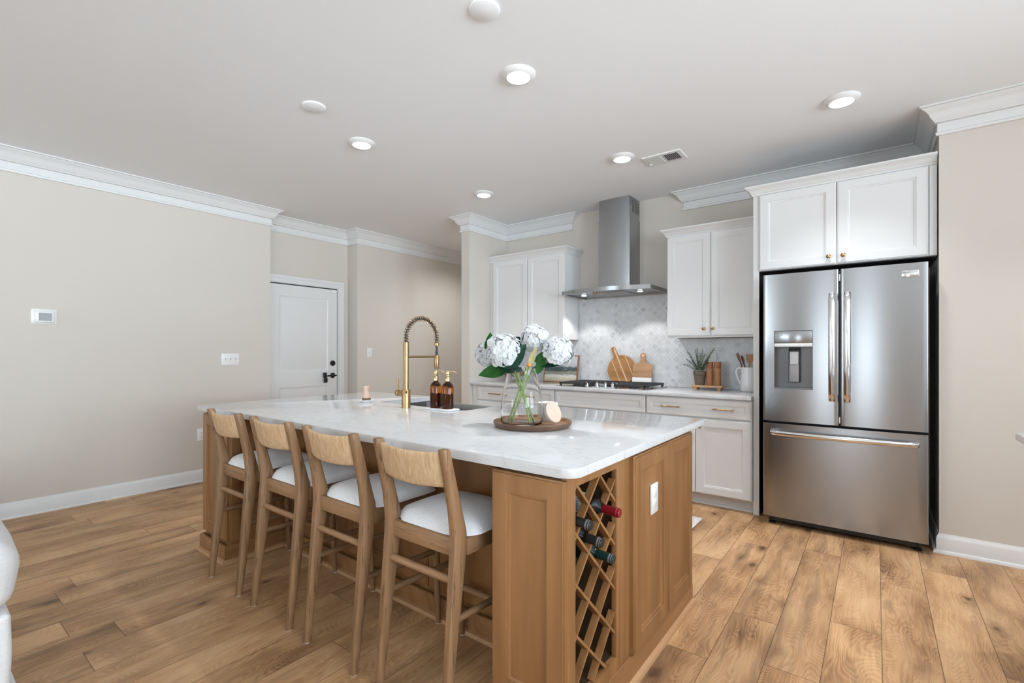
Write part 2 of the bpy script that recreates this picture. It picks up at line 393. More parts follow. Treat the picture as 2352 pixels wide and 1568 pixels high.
def painting_mat():
    t = NT('landscape_painting'); g = t.n('ShaderNodeTexCoord').outputs['Generated']; sx = t.n('ShaderNodeSeparateXYZ'); t.l(g, sx.inputs[0]); X, Z = sx.outputs[0], sx.outputs[2]
    n = t.noise(t.mapped(g, (3, 1, 6)), 2.2, 5, .65); n2 = t.noise(t.mapped(g, (2, 1, 9), (4, 0, 2)), 2.0, 4, .6)
    h = t.math('ADD', Z, t.math('MULTIPLY', t.math('SUBTRACT', n, .5), .22))
    c = t.ramp(h, [(.0, (.36, .30, .20)), (.14, (.50, .46, .36)), (.24, (.60, .60, .56)), (.31, (.22, .22, .18)), (.36, (.34, .33, .26)), (.43, (.05, .07, .08)), (.56, (.09, .12, .13)), (.62, (.50, .51, .52)), (.8, (.60, .61, .62))])
    c = t.mix(t.rng(n2, .62, .7, 0, .7), c, (.66, .65, .62)); t.set(Base_Color=c, Roughness=.7); return t.m
M_paint = painting_mat()
M_bottle = pm('dark_wine_glass', (.005, .005, .006), .16, var=.2)
M_greenb = pm('green_wine_glass', (.006, .022, .016), .08, var=.2)
M_redcap = pm('red_foil', (.22, .006, .016), .28, .3, var=.1)
M_blackcap = pm('black_foil', (.010, .010, .011), .42, .0, var=.2)
M_greencap = pm('dark_green_foil', (.004, .026, .024), .35, .2, var=.15)
M_paper = pm('label_paper', (.62, .63, .62), .7, var=.03)
M_ink = pm('ink', (.02, .02, .02), .6)
M_inkg = pm('grey_ink', (.16, .16, .165), .5)

# ---------------------------------------------------------------- room shell
CZ = 2.743; WX = -5.125; AX = -5.327; YB = 4.59; XR = .31; YR = 3.953; SX0, SX1, SY = -3.707, -3.585, 3.93
mb = MB(); mb.box(-5.7, XRIGHT + .1, YREAR - .1, 7.15, -.12, 0); struct('floor', mb, M_floor)
mb = MB(); mb.box(-5.7, XRIGHT + .1, YREAR - .1, 7.15, CZ, CZ + .12); struct('ceiling', mb, M_ceil)
mb = MB(); mb.prism([(-5.6, YREAR - .1), (WX, YREAR - .1), (WX, 2.487), (AX, 2.487), (AX, 3.557), (WX + .005, 3.557), (WX + .005, 7.1), (-5.6, 7.1)], 'xy', 0, CZ)
struct('wall_left', mb, M_wall)
mb = MB(); mb.box(SX0, XR, YB, YB + .15, 0, CZ); struct('wall_kitchen', mb, M_wall)
mb = MB(); mb.box(SX0, SX1, SY, YB, 0, CZ); struct('wall_stub', mb, M_wall)
mb = MB(); mb.box(XR, XRIGHT + .1, YR, YB + .15, 0, CZ); struct('wall_front_right', mb, M_wall)
mb = MB(); mb.box(SX0, SX0 + .12, YB + .15, 7.0, 0, CZ); struct('wall_hall_side', mb, M_wall)
mb = MB(); mb.box(WX + .005, SX0 + .12, 7.0, 7.1, 0, CZ); struct('wall_hall_end', mb, M_wall)
def holed(mb, axis, a, b, t0, t1, holes):
    """wall along axis from a to b, thickness t0..t1, holes = (c0, c1, z0, z1)"""
    f = (lambda p0, p1, z0, z1: mb.box(p0, p1, t0, t1, z0, z1)) if axis == 'x' else (lambda p0, p1, z0, z1: mb.box(t0, t1, p0, p1, z0, z1))
    p = a
    for c0, c1, z0, z1 in holes:
        f(p, c0, 0, CZ); f(c0, c1, z1, CZ)
        if z0 > 0: f(c0, c1, 0, z0)
        p = c1
    f(p, b, 0, CZ)
mb = MB(); holed(mb, 'x', -5.125, XRIGHT, YREAR - .1, YREAR, REARW); struct('wall_rear', mb, M_wall)
mb = MB(); holed(mb, 'y', YREAR, YR, XRIGHT, XRIGHT + .1, RIGHTW); struct('wall_right', mb, M_wall)
k = 0
for axis, L, t in (('x', REARW, YREAR), ('y', RIGHTW, XRIGHT)):
    for c0, c1, z0, z1 in L:
        k += 1; mb = MB(); q = .06
        for b_ in ((c0 - q, c1 + q, z1, z1 + q), (c0 - q, c1 + q, z0 - q, z0), (c0 - q, c0, z0, z1), (c1, c1 + q, z0, z1)):
            if axis == 'x': mb.box(b_[0], b_[1], t, t + .018, b_[2], b_[3])
            else: mb.box(t - .018, t, b_[0], b_[1], b_[2], b_[3])
        struct('unseen_window_%d' % k, mb, M_trim)  # trim round the unseen openings that carry the fill light
# crown moulding, two piece
z = CZ
CROWN = [(0, z - .171), (.012, z - .171), (.017, z - .164), (.017, z - .156), (.009, z - .150), (.009, z - .098), (.022, z - .094), (.026, z - .084), (.034, z - .078), (.038, z - .070),
         (.044, z - .064), (.052, z - .046), (.066, z - .030), (.084, z - .018), (.088, z - .013), (.098, z - .011), (.098, z - .0005), (0, z - .0005)]
mb = MB(); mb.sweep([(WX, YREAR), (WX, 2.487), (AX, 2.487), (AX, 3.557), (WX + .005, 3.557), (WX + .005, 7.0)], CROWN); struct('trim_1', mb, M_trim)
mb = MB(); mb.sweep([(SX0, 7.0), (SX0, SY), (SX1, SY), (SX1, YB), (-2.665, YB), (-2.665, YB + .01)], CROWN); struct('trim_2', mb, M_trim)
mb = MB(); mb.sweep([(-1.44, YB + .01), (-1.44, YB), (XR, YB), (XR, YR), (XRIGHT, YR), (XRIGHT, YREAR)], CROWN); struct('trim_3', mb, M_trim)
BASE = [(0, 0), (.030, 0), (.030, .006), (.026, .016), (.014, .020), (.014, .092), (.011, .097), (.009, .104), (.006, .108), (.004, .117), (0, .117)]
mb = MB(); mb.sweep([(WX, YREAR), (WX, 2.487), (AX, 2.487), (AX, 2.50)], BASE); struct('baseboard_left', mb, M_trim)
mb = MB(); mb.sweep([(WX + .005, 3.557), (WX + .005, 7.0)], BASE); struct('baseboard_hall', mb, M_trim)
mb = MB(); mb.sweep([(SX0, 7.0), (SX0, SY), (SX1, SY)], BASE); struct('baseboard_stub', mb, M_trim)
mb = MB(); mb.sweep([(XR, YB), (XR, YR), (XRIGHT, YR)], BASE); struct('baseboard_right', mb, M_trim)
# hall door with its casing, in the alcove
mb = MB(); CAS = .092; dy0, dy1, dz = 2.55, 3.40, 2.005
for y0, y1, z0, z1 in ((dy0 - CAS, dy0 - .006, 0, dz + .006), (dy1 + .006, dy1 + CAS, 0, dz + .006), (dy0 - CAS, dy1 + CAS, dz + .006, dz + CAS)):
    mb.box(AX, AX + .012, y0, y1, z0, z1)
for i0, i1, t in ((CAS - .03, CAS, .022), (.02, CAS - .03, .017)):
    mb.box(AX, AX + t, dy0 - i1, dy0 - i0, 0, dz + i1); mb.box(AX, AX + t, dy1 + i0, dy1 + i1, 0, dz + i1); mb.box(AX, AX + t, dy0 - i0, dy1 + i0, dz + i0, dz + i1)
struct('trim_4', mb, M_trim)
dX = AX + .004
mb = MB()
def hall_door(mb):
    w = dy1 - dy0 - .008; y0 = dy0 + .002; panels = [(.12, w - .12, .24, .83), (.12, w - .12, 1.00, 1.87)]
    mb.box(dX - .002, dX + .002, y0, y0 + w, .01, dz - .010)
    ys = [0, .12, w - .12, w]; zs = [.01, .24, .83, 1.00, 1.87, dz - .010]
    for a, b, c, d in ((0, .12, .01, zs[5]), (w - .12, w, .01, zs[5]), (.12, w - .12, .01, .24), (.12, w - .12, .83, 1.0), (.12, w - .12, 1.87, zs[5])):
        mb.box(dX, dX + .014, y0 + a, y0 + b, c, d)
    for a, b, c, d in panels:
        mb.rings4((dX, y0 + a, c), (0, 1, 0), (0, 0, 1), (1, 0, 0), b - a, d - c, [(0, 0), (0, .0139), (.012, .0065), (.03, .0065), (.045, .011)])
hall_door(mb); hd = struct('door_1', mb, M_trim)
hd.location = (0, 0, 0)
mb = MB(); Mx = Matrix.Rotation(PI/2, 3, 'Y'); hy = dy1 - .065
mb.lathe([(0, 0), (.033, 0), (.033, .006), (.028, .011), (.013, .014), (.013, .03), (.010, .045), (0, .045)], (dX + .014, hy, 0.945), 24, Mx)
mb.tube([(dX + .05, hy + .03, .945), (dX + .052, hy, .947), (dX + .052, hy - .06, .945), (dX + .05, hy - .115, .940)], [.008, .010, .009, .008], 10)
obj('door_lever', mb, M_blackm, hd)
mb = MB(); mb.box(dX + .040, dX + .064, hy - .145, hy - .105, .925, .985, .006); mb.box(dX + .043, dX + .068, hy - .138, hy - .098, .862, .925, .006); obj('lever_lock', mb, M_blackm, hd)
mb = MB(); mb.lathe([(0, 0), (.034, 0), (.034, .008), (.029, .014), (.012, .016), (.011, .024), (0, .024)], (dX + .014, hy, 1.095), 24, Mx); obj('deadbolt', mb, M_blackm, hd)
mb = MB(); mb.box(dX + .014, dX + .026, dy1 - .085, dy1 - .02, dz - .05, dz - .012, .004); obj('contact_sensor', mb, M_plate, hd)
mb = MB(); mb.box(dX - .003, dX + .002, dy0 - .004, dy1 + .004, 0, dz + .004); obj('door_gap', mb, M_dark, hd)
# ---------------------------------------------------------------- tile
mb = MB(); mb.box(SX1 + .002, -.745, YB - .009, YB - .0005, .9005, 1.36); mb.box(-2.575, -1.505, YB - .009, YB - .0005, 1.36, 1.795)
tag(obj('tile_backsplash', mb, M_tile), 'grey and white marble lattice tile backsplash behind the cooktop and back counter', 'backsplash')

# ---------------------------------------------------------------- ceiling fixtures
def spot(parent, loc, power, col=(1, .96, .90), size=2.5, blend=.8, r=.06):
    l = bpy.data.lights.new('lamp_light', 'SPOT'); l.energy = power; l.color = col; l.spot_size = size; l.spot_blend = blend; l.shadow_soft_size = r
    o = col_link(bpy.data.objects.new('lamp_light', l)); o.parent = parent; o.location = V(loc) - woff(parent); return o
lamps = [((-1.544, 2.085), 'recessed ceiling light above the island, nearest to the front'), ((-2.95, 2.085), 'recessed ceiling light above the far left end of the island'),
         ((-.164, 3.46), 'recessed ceiling light in front of the refrigerator cabinet crown'), ((-1.564, 3.46), 'recessed ceiling light beside the white ceiling air vent'),
         ((-2.973, 3.46), 'recessed ceiling light near the stub wall crown, smallest in view'), ((-4.25, 5.0), 'recessed hallway ceiling light hidden behind the stub wall'),
         ((-.164, 2.085), 'unseen recessed ceiling light added above the wine rack end of the island'), ((1.22, 3.3), 'unseen recessed ceiling light added over the open floor right of the refrigerator'), ((1.22, 2.085), 'unseen recessed ceiling light added over the right-hand counter')]  # last three unseen, extending the visible grid, added to brighten the right floor
proto = None
LAMP = 100
for (x, y), lab in lamps:
    if proto is None:
        proto = thing('recessed_light', lab, 'light', (x, y, CZ), 'recessed ceiling lights')
        mb = MB(); mb.lathe([(.0, -.0005), (.094, -.0005), (.094, -.004), (.088, -.008), (.066, -.021), (.063, -.021), (.062, -.0185), (0, -.0185)], (0, 0, 0), 48); obj('trim_ring', mb, M_plate, proto, True)
        mb = MB(); mb.lathe([(0, -.0188), (.0615, -.0188), (.0615, -.0215), (.050, -.0235), (0, -.024)], (0, 0, 0), 48); obj('lens', mb, M_lampglass, proto, True)
    else:
        r = dup(proto, (x, y, CZ), lab)
for o in [o for o in bpy.data.objects if o.type == 'EMPTY' and o.name.startswith('recessed_light')]:
    spot(o, o.location + V((0, 0, -.035)), LAMP if o.location.y < 4.5 else 130, (.98, .99, 1.0), 1.7 if o.location.y < 4.5 else 2.7, 1.0)
for n_, (x, y, lab) in enumerate(((-1.369, 1.597, 'round white blank ceiling cover at the top edge of view'), (-2.744, 1.597, 'round white blank ceiling cover farther left, above the stools'))):
    mb = MB(); mb.lathe([(0, CZ - .0005), (.068, CZ - .0005), (.068, CZ - .004), (.066, CZ - .008), (.060, CZ - .0105), (0, CZ - .012)], (x, y, 0), 48)
    tag(obj('ceiling_cover', mb, M_ceil), lab, 'cover plate', 'blank ceiling covers')
t = thing('air_vent', 'white rectangular ceiling air vent with louvers', 'vent', (-1.305, 3.675, CZ))
x0, x1, y0, y1 = -1.452, -1.16, 3.572, 3.77
mb = MB()
for a in ((x0, x1, y0, y0 + .03), (x0, x1, y1 - .03, y1), (x0, x0 + .03, y0 + .03, y1 - .03), (x1 - .03, x1, y0 + .03, y1 - .03), ((x0 + x1) / 2 - .006, (x0 + x1) / 2 + .006, y0 + .03, y1 - .03)):
    mb.box(a[0], a[1], a[2], a[3], CZ - .008, CZ - .0005)
obj('frame', mb, M_plate, t)
mb = MB(); mb.box(x0 + .03, x1 - .03, y0 + .03, y1 - .03, CZ - .0012, CZ - .0004); obj('backing', mb, M_dark, t)
for bank, (a, b, ang) in enumerate(((x0 + .03, (x0 + x1) / 2 - .006, -.9), ((x0 + x1) / 2 + .006, x1 - .03, .9))):
    mb = MB(); n = 9
    for i in range(n):
        cx = a + (i + .5) * (b - a) / n; R = Matrix.Rotation(ang, 3, 'Y')
        ring = lambda yy: [R @ V(p) + V((cx, yy, CZ - .006)) for p in ((-.0065, 0, -.0007), (.0065, 0, -.0007), (.0065, 0, .0007), (-.0065, 0, .0007))]
        mb.loft([ring(y0 + .03), ring(y1 - .03)])
    obj('louver_bank', mb, M_plate, t)
mb = MB(); mb.box(x0 + .012, x0 + .03, y1 - .055, y1 - .045, CZ - .018, CZ - .008); obj('damper_lever', mb, M_plate, t)

# ---------------------------------------------------------------- wall plates
def plate(name, lab, cat, x, y, z, w, h, kind, n=1):
    t = thing(name, lab, cat, (x, y, z))
    mb = MB(); mb.box(x, x + .006, y - w / 2, y + w / 2, z - h / 2, z + h / 2, .002); obj('cover_plate', mb, M_plate, t)
    for i in range(n):
        yy = y + (i - (n - 1) / 2) * .046
        if kind == 'switch':
            mb = MB(); mb.box(x + .005, x + .0068, yy - .006, yy + .006, z - .013, z + .013); mb.prism([(x + .006, z + .009), (x + .006, z - .004), (x + .019, z + .006), (x + .018, z + .010)], 'xz', yy - .004, yy + .004); obj('toggle', mb, M_lgrey, t)
        else:
            for dz_ in (.020, -.020): outlet_face(t, x + .006, yy, z + dz_)
    return t
def outlet_face(t, x, y, z, nx=(1, 0, 0)):
    mb = MB(); mb.lathe([(0, 0), (.0165, 0), (.0165, .002), (.0155, .0026), (0, .0026)], (x, y, z), 24, Matrix.Rotation(PI/2, 3, 'Y')); f = obj('receptacle', mb, M_plate, t)
    mb = MB(); mb.box(x + .0024, x + .003, y - .0065, y - .005, z - .004, z + .005); mb.box(x + .0024, x + .003, y + .005, y + .0065, z - .003, z + .005); mb.lathe([(0, 0), (.0025, 0), (.0025, .0005), (0, .0006)], (x + .0025, y, z - .009), 10, Matrix.Rotation(PI/2, 3, 'Y')); obj('slots', mb, M_plated, f)
plate('light_switch', 'triple white toggle light switch plate on the beige left wall', 'light switch', WX, 2.091, 1.161, .165, .115, 'switch', 3)
plate('light_switch', 'single white toggle light switch on the hallway wall right of the door', 'light switch', WX + .005, 3.732, 1.222, .072, .116, 'switch', 1)
plate('wall_outlet', 'white wall outlet low on the left wall behind the far end of the island', 'outlet', WX, 1.835, .447, .075, .118, 'outlet')
t = thing('thermostat', 'white square thermostat with grey screen on the left wall', 'thermostat', (WX, .749, 1.509))
mb = MB(); mb.box(WX, WX + .006, .676, .822, 1.452, 1.566, .003); obj('back_plate', mb, M_plate, t)
mb = MB(); mb.box(WX + .005, WX + .026, .695, .803, 1.463, 1.553, .005); obj('body', mb, M_plate, t)
mb = MB(); mb.box(WX + .0255, WX + .0268, .716, .790, 1.476, 1.535); s_ = obj('screen', mb, M_screen, t)
mb = MB(); mb.box(WX + .0267, WX + .0272, .735, .75, 1.497, 1.515); mb.box(WX + .0267, WX + .0272, .754, .769, 1.497, 1.515); obj('readout', mb, M_grey, s_)
# outlet on the tile behind the mills
t = thing('wall_outlet', 'white outlet plate on the tile backsplash behind the pepper mills', 'outlet', (-1.19, YB - .009, 1.16))
mb = MB(); mb.box(-1.228, -1.152, YB - .015, YB - .0092, 1.10, 1.222, .002); obj('cover_plate', mb, M_plate, t)

# ---------------------------------------------------------------- cabinets along the back wall
ux, uz, un = (1, 0, 0), (0, 0, 1), (0, -1, 0)
def knob(mb, x, y, z, r=.0145):
    Mr = Matrix.Rotation(PI/2, 3, 'X')
    mb.lathe([(0, 0), (.007, 0), (.0055, .006), (.005, .012), (.009, .016), (r, .021), (r, .025), (.010, .030), (0, .0315)], (x, y, z), 20, Mr); return mb
def pull(mb, x, y, z, L=.128):
    h = L / 2
    mb.tube([(x - h, y, z), (x - h, y - .024, z)], [.0055, .0045], 10); mb.tube([(x + h, y, z), (x + h, y - .024, z)], [.0055, .0045], 10)
    xs = [-h - .014, -h - .010, -h - .004, -h + .004, -h + .014, -h + .022, -h * .4, 0, h * .4, h - .022, h - .014, h - .004, h + .004, h + .010, h + .014]
    rs = [.003, .006, .007, .0055, .0062, .0038, .0052, .0058, .0052, .0038, .0062, .0055, .007, .006, .003]
    mb.tube([(x + q, y - .027, z) for q in xs], rs, 12); return mb
FY = 3.985; TY = 4.06
def base_cabinet(lab, x0, x1, drawers, doors, fill=(0, 0)):
    t = thing('base_cabinet', lab, 'cabinet', ((x0 + x1) / 2, FY, 0), 'white base cabinets')
    mb = MB(); mb.box(x0, x1, FY, YB - .011, .10, .870); obj('body', mb, M_cab, t)
    mb = MB(); mb.box(x0, x1, TY, TY + .02, 0, .10); mb.sweep([(x0, TY), (x1, TY)], [(0, 0), (.018, 0), (.018, .006), (.012, .016), (0, .018)]); obj('toe_kick', mb, M_cab, t)
    for a, b, z0, z1, pulls in drawers:
        mb = MB(); mb.door((a, FY, z0), ux, uz, un, b - a, z1 - z0, .02, .040); d = obj('drawer', mb, M_cab, t)
        for p in pulls: obj('pull', pull(MB(), p, FY - .011, z0 + (z1 - z0) * .5), M_brass, d)
    for a, b, z0, z1, kp in doors:
        mb = MB(); mb.door((a, FY, z0), ux, uz, un, b - a, z1 - z0); d = obj('door', mb, M_cab, t)
        if kp: obj('knob', knob(MB(), kp[0], FY - .02, kp[1]), M_brass, d)
    return t
base_cabinet('white base cabinet at the left end beside the stub wall', SX1 + .003, -2.5, [(-3.505, -2.504, .712, .858, (-3.25, -2.76))], [(-3.505, -3.007, .104, .700, (-3.04, .640)), (-3.003, -2.504, .104, .700, (-2.97, .640))])
base_cabinet('white base cabinet under the gas cooktop with a plain false drawer front', -2.497, -1.578, [(-2.493, -1.582, .712, .858, ())], [(-2.493, -2.04, .104, .700, None), (-2.036, -1.582, .104, .700, None)])
base_cabinet('white base cabinet beside the refrigerator with two brass drawer pulls', -1.575, -.745, [(-1.571, -.749, .712, .858, (-1.36, -.945))], [(-1.571, -1.164, .104, .700, (-1.20, .640)), (-1.160, -.749, .104, .700, (-1.122, .640))])
mb = MB(); mb.box(SX1 + .001, -.7435, 3.93, YB - .0095, .8705, .900, .003); tag(obj('countertop', mb, M_quartz), 'white quartz countertop running along the back wall under the cooktop', 'countertop')
UY = 4.295; SCR = lambda z0: [(0, z0), (.006, z0), (.010, z0 + .006), (.010, z0 + .012), (.016, z0 + .016), (.022, z0 + .030), (.034, z0 + .044), (.044, z0 + .050), (.050, z0 + .056), (.050, z0 + .066), (0, z0 + .066)]
def wall_cabinet(lab, x0, x1, doors, path, knobs, z0=1.365, z1=2.278):
    t = thing('wall_cabinet', lab, 'cabinet', ((x0 + x1) / 2, UY, z0), 'white wall cabinets')
    mb = MB(); mb.box(x0, x1, UY, YB - .0005, z0, z1); mb.box(x0 + .002, x1 - .002, UY + .001, UY + .02, z0 - .012, z0); obj('body', mb, M_cab, t)
    mb = MB(); mb.box(x0 + .004, x1 - .004, UY + .03, YB - .01, z0 - .003, z0 - .0006); obj('underside', mb, M_tan, t)
    mb = MB(); mb.sweep(path, SCR(z1 - .012)); obj('crown', mb, M_cab, t)
    for (a, b), kx in zip(doors, knobs):
        mb = MB(); mb.door((a, UY, z0 + .002), ux, uz, un, b - a, z1 - .016 - z0); d = obj('door', mb, M_cab, t)
        if kx: obj('knob', knob(MB(), kx, UY - .02, z0 + .063), M_brass, d)
wall_cabinet('white two-door wall cabinet left of the range hood, near the stub wall', SX1 + .001, -2.578, [(-3.535, -3.051), (-3.047, -2.582)], [(SX1 + .001, UY), (-2.578, UY), (-2.578, YB)], (None, None))
wall_cabinet('white two-door wall cabinet right of the range hood with brass knobs', -1.503, -.7465, [(-1.499, -1.127), (-1.123, -.750)], [(-1.503, YB), (-1.503, UY), (-.7465, UY)], (-1.176, -1.106), 1.372)
t = thing('refrigerator_cabinet', 'deep white cabinet with two doors above the refrigerator and a tall side panel', 'cabinet', (-.2, 4.0, 0))
mb = MB(); mb.box(-.742, -.702, 4.0, YB - .004, 0, 2.425); obj('side_panel', mb, M_cab, t)
mb = MB(); mb.box(-.7015, .303, 4.0, YB - .004, 1.842, 2.425); obj('body', mb, M_cab, t)
mb = MB(); mb.box(-.7018, .304, 4.03, 4.5, 1.8385, 1.8419); mb.box(-.7019, -.700, 4.004, 4.5, .001, 1.8415); obj('recess_shade', mb, M_dark, t)  # dark sheets standing in for the shade in the refrigerator recess
mb = MB(); mb.sweep([(-.742, YB - .004), (-.742, 4.0), (.303, 4.0)], SCR(2.413)); obj('crown', mb, M_cab, t)
for a, b, kx in ((-.698, -.220, -.262), (-.214, .262, -.178)):
    mb = MB(); mb.door((a, 4.0, 1.846), ux, uz, un, b - a, .563); d = obj('door', mb, M_cab, t)
    obj('knob', knob(MB(), kx, 3.98, 1.897, .0155), M_brass, d)
mb = MB(); mb.box(.268, .304, 3.988, 3.9995, 1.844, 2.41, .002); obj('filler_strip', mb, M_cab, t)

# ---------------------------------------------------------------- refrigerator
t = thing('refrigerator', 'stainless steel french door refrigerator with water dispenser', 'refrigerator', (-.197, 3.85, 0))
mb = MB(); mb.box(-.635, .240, 3.925, 4.54, .05, 1.765); mb.box(-.62, .225, 3.90, 3.93, .02, .07); obj('body', mb, M_dark, t)
for x in (-.60, .205):
    for y in (3.91, 4.48):
        mb = MB(); mb.lathe([(0, 0), (.022, 0), (.022, .012), (.012, .016), (.012, .05), (0, .05)], (x, y, 0), 16); obj('foot', mb, M_blackm, t)
def steel_door(mb, x0, x1, z0, z1, holes=None, y0=3.85, y1=3.92, r=.010, crown=.004):
    """front skin slightly bowed, rounded vertical edges; plan profile extruded, hole cut out by bands"""
    def plan(xa, xb):
        pts = []; n = 14
        for i in range(n + 1):
            x = xa + (xb - xa) * i / n; s = (x - x0) / (x1 - x0); d = min(x - x0, x1 - x)
            y = y0 - crown * (1 - (2 * s - 1) ** 2)
            if d < r: y += r - math.sqrt(max(0, r * r - (r - d) ** 2))
            pts.append((x, y))
        return pts + [(xb, y1), (xa, y1)]
    def xs(a, b): mb_ = None
    if not holes: 
        e = [x0, x0 + .003, x0 + .01, x1 - .01, x1 - .003, x1]
        P = plan2(x0, x1, y0, y1, r, crown); mb.prism(P, 'xy', z0, z1)
    else:
        hx0, hx1, hz0, hz1 = holes
        mb.prism(plan2(x0, x1, y0, y1, r, crown), 'xy', z0, hz0); mb.prism(plan2(x0, x1, y0, y1, r, crown), 'xy', hz1, z1)
        mb.prism(plan2(x0, x1, y0, y1, r, crown, x0, hx0), 'xy', hz0, hz1); mb.prism(plan2(x0, x1, y0, y1, r, crown, hx1, x1), 'xy', hz0, hz1)
    return mb
def plan2(x0, x1, y0, y1, r, crown, a=None, b=None):
    a = x0 if a is None else a; b = x1 if b is None else b
    S = [x0, x0 + .001, x0 + .003, x0 + .006, x0 + .01] + [x0 + (x1 - x0) * i / 16 for i in range(1, 16)] + [x1 - .01, x1 - .006, x1 - .003, x1 - .001, x1]
    S = sorted(set([a, b] + [q for q in S if a < q < b])); pts = []
    for x in S:
        s = (x - x0) / (x1 - x0); d = min(x - x0, x1 - x); y = y0 - crown * (1 - (2 * s - 1) ** 2)
        if d < r: y += r - math.sqrt(max(0, r * r - (r - d) ** 2))
        pts.append((x, y))
    return pts + [(b, y1), (a, y1)]
DX0, DX1, DZ0, DZ1 = -.579, -.344, .974, 1.385
mb = steel_door(MB(), -.650, -.198, .745, 1.787, (DX0, DX1, DZ0, DZ1)); ld = obj('left_door', mb, M_steel, t)
mb = steel_door(MB(), -.189, .255, .745, 1.787); rd = obj('right_door', mb, M_steel, t)
mb = steel_door(MB(), -.650, .255, .062, .728); fd = obj('freezer_drawer', mb, M_steel, t)
mb = MB(); mb.box(-.1975, -.1895, 3.872, 3.90, .75, 1.78); obj('door_mullion', mb, M_dark, t)
for z0_, z1_ in ((.76, .80), (1.71, 1.755)): obj('hinge', MB().box(-.1965, -.1905, 3.862, 3.875, z0_, z1_), M_polish, t)
mb = MB(); mb.box(DX0 - .001, DX1 + .001, 3.9205, 3.9245, DZ0 - .001, DZ1 + .001)
mb.box(DX0, DX0 + .004, 3.856, 3.92, DZ0, 1.27); mb.box(DX1 - .004, DX1, 3.856, 3.92, DZ0, 1.27); mb.box(DX0, DX1, 3.852, 3.92, DZ0, DZ0 + .012); mb.box(DX0, DX1, 3.87, 3.92, 1.268, 1.30)
dc = obj('dispenser_cavity', mb, pm('cavity_grey', (.16, .16, .165), .35, .6), ld)
mb = MB(); mb.box(DX0 + .002, DX1 - .002, 3.848, 3.90, 1.297, DZ1 - .002, .003); cp = obj('control_panel', mb, M_steel, ld)
for sx, sy_ in ((DX0 + .014, DX0 + .045), (DX1 - .032, DX1 - .05)):
    mb = MB()
    for i in range(4): mb.box(sx + (i % 2) * .004, sx + .016, 3.8473, 3.8482, 1.315 + i * .014, 1.3165 + i * .014)
    mb.box(sy_, sy_ + .005, 3.8473, 3.8482, 1.351, 1.354)
    obj('button_marks', mb, M_inkg, cp)
mb = MB(); mb.box(DX0 + .002, DX1 - .002, 3.846, 3.90, 1.272, 1.296, .003); obj('light_bar', mb, M_plate, ld)
mb = MB(); mb.box(-.494, -.424, 3.885, 3.9204, 1.02, 1.265, .008); pd = obj('paddle', mb, M_dark, ld)
mb = MB(); mb.box(-.489, -.429, 3.880, 3.8852, 1.025, 1.24, .006); obj('paddle_face', mb, M_grey, ld)
mb = MB(); mb.box(-.484, -.434, 3.8765, 3.8802, 1.15, 1.235, .004); obj('ice_lever', mb, M_lgrey, ld)
mb = MB(); mb.box(-.488, -.430, 3.868, 3.90, 1.252, 1.27, .004); obj('spout', mb, M_blackm, ld)
def bar_handle(x, par, nm='handle'):
    mb = MB(); rings = []
    for i in range(25):
        s = i / 24; z_ = .905 + s * .725; y = 3.802 - .022 * (1 - (2 * s - 1) ** 2) + (.035 * max(0, (abs(2 * s - 1) - .93) / .07)); w, d = .0175, .0085
        rings.append([(x + a * w, y + b * d, z_) for a, b in ((-1, -.4), (-.8, -1), (.8, -1), (1, -.4), (1, .6), (.8, 1), (-.8, 1), (-1, .6))])
    mb.loft(rings)
    for z_ in (.93, 1.605): mb.box(x - .011, x + .011, 3.80, 3.849, z_ - .022, z_ + .022, .003)
    return obj(nm, mb, M_polish, par, smooth=60)
bar_handle(-.234, ld); bar_handle(-.151, rd)
mb = MB(); rings = []
for i in range(29):
    s = i / 28; x = -.603 + s * .814; y = 3.800 - .022 * (1 - (2 * s - 1) ** 2) + (.035 * max(0, (abs(2 * s - 1) - .94) / .06)); w, d = .0165, .0085
    rings.append([(x, y + b * d, .667 + a * w) for a, b in ((-1, -.4), (-.8, -1), (.8, -1), (1, -.4), (1, .6), (.8, 1), (-.8, 1), (-1, .6))])
mb.loft(rings)
for x in (-.575, .183): mb.box(x - .022, x + .022, 3.80, 3.847, .657, .677, .003)
obj('handle', mb, M_polish, fd, smooth=60)
mb = MB(); mb.box(.127, .210, 3.8455, 3.850, 1.700, 1.742, .0008); bd = obj('badge', mb, M_polish, rd)
MT = lambda x, y, z: Matrix.Translation((x, y, z)) @ Matrix.Rotation(PI/2, 4, 'X')
text('lettering', 'FRIGIDAIRE', .0125, M_ink, rd, MT(.1685, 3.8452, 1.728), spacing=1.12)
text('lettering', 'GALLERY', .0085, M_inkg, rd, MT(.1685, 3.8452, 1.710), spacing=1.7)

# ---------------------------------------------------------------- range hood
t = thing('range_hood', 'stainless steel chimney range hood with curved canopy above the cooktop', 'range hood', (-2.04, YB, 1.785))
HX0, HX1 = -2.215, -1.883
mb = MB(); mb.prism(plan2(HX0, HX1, 4.339, YB - .0005, .003, .007), 'xy', 1.84, 2.535); obj('lower_chimney', mb, M_hood, t)
mb = MB(); mb.prism(plan2(HX0 + .004, HX1 - .004, 4.342, YB - .0005, .003, .007), 'xy', 2.535, CZ - .0005); uc = obj('upper_chimney', mb, M_hood, t)
mb = MB()
for i in range(8):
    for j in range(5): mb.box(HX1 - .0045, HX1 - .0036, 4.40 + j * .036, 4.426 + j * .036, 2.60 + i * .0145, 2.608 + i * .0145)
obj('vent_slots', mb, M_dark, uc)
n = 28; cxh = -2.04; hw = .457
def arc(inset, y0=4.10, sag=.105):
    w = hw - inset; P = []
    for i in range(n + 1):
        s = -1 + 2 * i / n; P.append((cxh + s * w, y0 + inset - sag * (1 - s * s)))
    return P
outer = arc(0); inner = arc(.03, 4.10)
